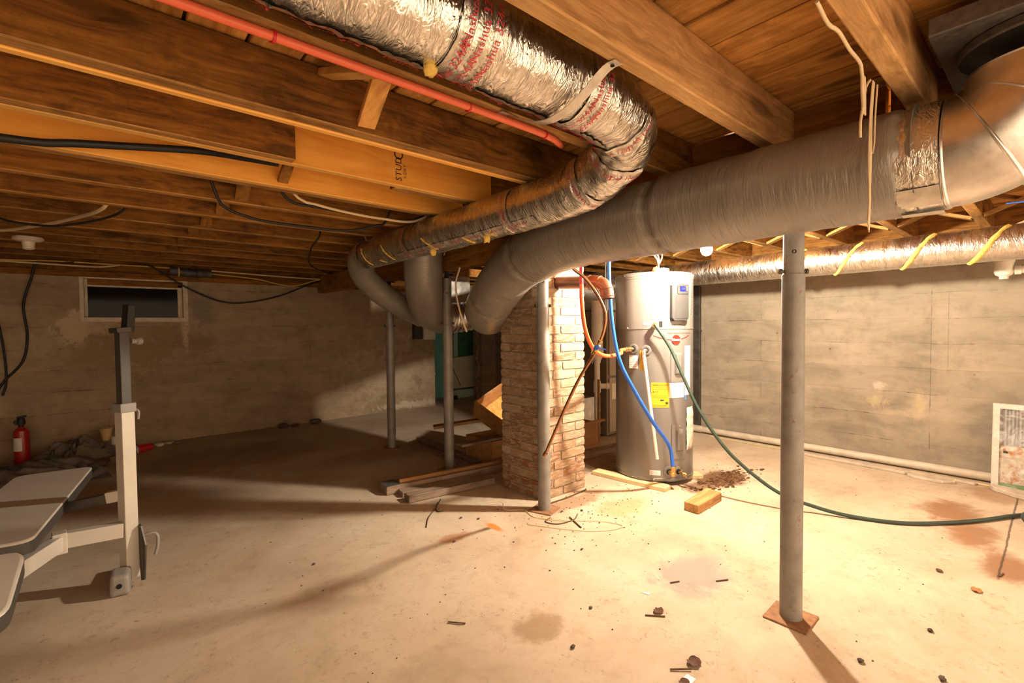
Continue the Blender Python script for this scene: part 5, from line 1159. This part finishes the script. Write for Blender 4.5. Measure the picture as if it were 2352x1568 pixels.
# rubbish along the wall foot
for k, (x, y, s, mt, lb_) in enumerate([(.36, 5.66, .035, 'plaster', 'pale plaster crumb by the wall behind the red cup'), (.44, 5.70, .03, 'chunk', 'grey concrete crumb by wall behind the red cup'), (.50, 5.66, .026, 'cloth', 'dark rag scrap at wall foot behind the red cup'),
                                        (1.50, 5.74, .05, 'stone_dark', 'dark clod at the foot of left wall before post shadow'), (1.62, 5.72, .035, 'leaf', 'reddish scrap at the foot of left wall'), (1.86, 5.76, .05, 'galv_dark', 'crumpled grey foil scrap at the foot of left wall')]):
    g = G(); g.rock((x, y, s * .5), s, k + 1, 1.3, .8, .55, 10, .5); tag(obj('wall_scrap', g, mt), lb_, 'scrap')

# ================================================================== FLOOR DEBRIS
def stick(pts, r, mat, label, cat='twig', group=None, name='twig'): return pipe(name, pts, r, mat, label, cat, group, .01, 6)
stick([(1.51, 2.50, .004), (1.41, 2.41, .004), (1.33, 2.30, .004)], .003, 'twig', 'thin dark rod lying in front of the salvage stack', 'rod', None, 'thin_rod')
stick([(1.60, 2.58, .02), (1.53, 2.52, .004), (1.50, 2.455, .004), (1.53, 2.44, .004)], .0035, 'dark_steel', 'bent dark metal bracket upright beside the salvage stack', 'bracket', None, 'bent_bracket')
stick([(2.06, 2.09, .005), (2.24, 2.085, .005), (2.46, 2.10, .005)], .005, 'twig', 'dark rod lying along the foot of chimney', 'rod', None, 'thin_rod')
stick([(2.03, 1.86, .004), (2.0, 1.79, .004), (1.97, 1.72, .004)], .0045, 'twig', 'short dark nail-like rod near the chimney post', 'rod', None, 'thin_rod')
stick([(1.80, 2.35, .012), (1.86, 2.28, .02), (1.82, 2.20, .004), (1.90, 2.12, .004), (1.88, 2.0, .004), (1.96, 1.86, .004), (2.12, 1.70, .004), (2.16, 1.58, .004), (2.05, 1.60, .004), (1.92, 1.72, .004), (1.78, 1.95, .004)], .0022, 'cable_white', 'tangled white wire on the floor by the chimney post', 'wire', None, 'tangled_wire')
stick([(1.94, 1.93, .004), (1.88, 1.91, .004), (1.91, 1.84, .004), (2.02, 1.82, .004), (2.10, 1.86, .004)], .003, 'twig', 'dark wire scrap around the base of the chimney post', 'wire', None, 'wire_scrap')
for k, (pts, lb_) in enumerate([([(.955, 1.50, .004), (.985, 1.462, .005), (1.0, 1.45, .003)], 'dark twig in the open middle of the floor'), ([(1.55, 1.03, .003), (1.60, .975, .003)], 'thin twig next to the curled leaf'), ([(1.83, 1.09, .003), (1.87, 1.07, .003)], 'short twig lying on the grey cement patch'),
                               ([(1.99, .965, .003), (2.04, .935, .004)], 'forked twig at the edge of the grey cement patch'), ([(1.36, .81, .004), (1.41, .765, .006)], 'curved twig next to the brown leaf clump'), ([(2.95, .16, .003), (3.0, .15, .003)], 'tiny twig by the end of the floor joint')]):
    stick(pts, .003, 'twig', lb_)
for k, (x, y, s, mt, lb_, nm, ct_) in enumerate([
    (1.447, .775, .017, 'leaf', 'dark brown dead leaf clump in the foreground', 'dead_leaf', 'leaf'), (1.61, 1.01, .014, 'leaf', 'curled orange-brown leaf beside a thin twig', 'dead_leaf', 'leaf'),
    (2.723, .213, .014, 'wood_red', 'honey wood chip on floor between near post and wall', 'wood_chip', 'chip'), (2.818, .341, .010, 'leaf', 'small brown flake between near post and hose', 'wood_chip', 'chip'),
    (1.34, .75, .012, 'leaf', 'curled brown leaf scrap beside a curved twig', 'dead_leaf', 'leaf')]):
    g = G(); g.grid(lambda u, v: Vector((x + s * 1.6 * (u - .5) * 2 * (1 - .6 * (2 * v - 1) ** 2), y + s * (v - .5) * 2.4, .003 + s * (.35 + .5 * noise.noise(Vector((u * 3, v * 3, k)))) * abs(2 * u - 1))), 8, 8); tag(obj(nm, g, mt), lb_, ct_)
for x, y, s, where in ((2.24, .292, .012, 'dark oval pebble on the wall side of the near post'), (1.865, .415, .013, 'dark pebble beside the cast shadow of the near post'), (1.956, .224, .014, 'largest dark pebble on the open foreground floor'),
                      (1.204, 1.093, .011, 'dark pebble next to the brown floor stain'), (1.43, 1.2, .009, 'dark pebble between brown stain and grey cement patch'), (1.62, 2.20, .010, 'dark pebble at the orange rust streak'),
                      (1.55, 2.28, .010, 'dark pebble between rust streak and bent bracket'), (1.35, 2.05, .009, 'dark pebble lying on the ring-shaped rust stain'), (2.06, 1.95, .009, 'dark pebble against the chimney post base'),
                      (2.16, 1.88, .010, 'dark pebble inside the tangled white wire'), (1.06, .98, .008, 'tiny dark pebble in front of the dark floor twig'), (.72, 2.30, .008, 'lone dark pebble between bench and chimney'), (1.78, 1.55, .009, 'dark pebble beyond the grey cement patch toward the chimney')):
    s *= .75; g = G(); g.rock((x, y, s * .6), s, x * 7, 1.3, .9, .6, 10, .6); tag(obj('pebble', g, 'stone_dark'), where, 'pebble', 'dark pebbles on the floor')
g = G(); g.prism([(1.672, 1.135, .001), (1.70, 1.105, .001), (1.682, 1.10, .001)], (0, 0, .001)); tag(obj('paper_scrap', g, 'paper'), 'white triangular paper scrap near the grey cement patch', 'paper')
g = G(); g.box((1.345, .735, .0005), (1.385, .765, .0015)); tag(obj('paper_scrap', g, 'paper'), 'white printed paper scrap beside the brown leaf clump', 'paper')
# loose dirt by the heater, grit over the floor
g = G()
for k in range(420):
    a = RND.uniform(0, 2 * PI); q = abs(RND.gauss(0, .6)); x = 3.38 + .34 * q * math.cos(a); y = 1.58 + .14 * q * math.sin(a); s = RND.choice((.003, .004, .005, .007, .012))
    g.rock((x, y, s * .2), s, k, RND.uniform(.8, 2.2), 1, .4, 6, .6)
tag(obj('loose_dirt', g, 'dirt'), 'crumbly dark dirt spilled beside the water heater', 'dirt', kind='stuff')
g = G()
for k in range(520):
    if k < 200: x = 2.2 + RND.gauss(0, .35); y = 1.85 + RND.gauss(0, .25)
    elif k < 320: x = 3.0 + RND.gauss(0, .4); y = 2.55 + RND.gauss(0, .2)
    else: x = RND.uniform(.3, 4.3); y = RND.uniform(.1, 3.2)
    if CX0 < x < CX1 and CY0 < y < CY1: continue
    s = RND.uniform(.0012, .0036) * (1.3 if k < 320 else 1); g.rock((x, y, s * .4), s, k, RND.uniform(.8, 1.8), 1, .6, 6, .5)
tag(obj('floor_grit', g, 'stone_dark'), 'scattered dark grit and crumbs on the concrete floor', 'grit', kind='stuff')
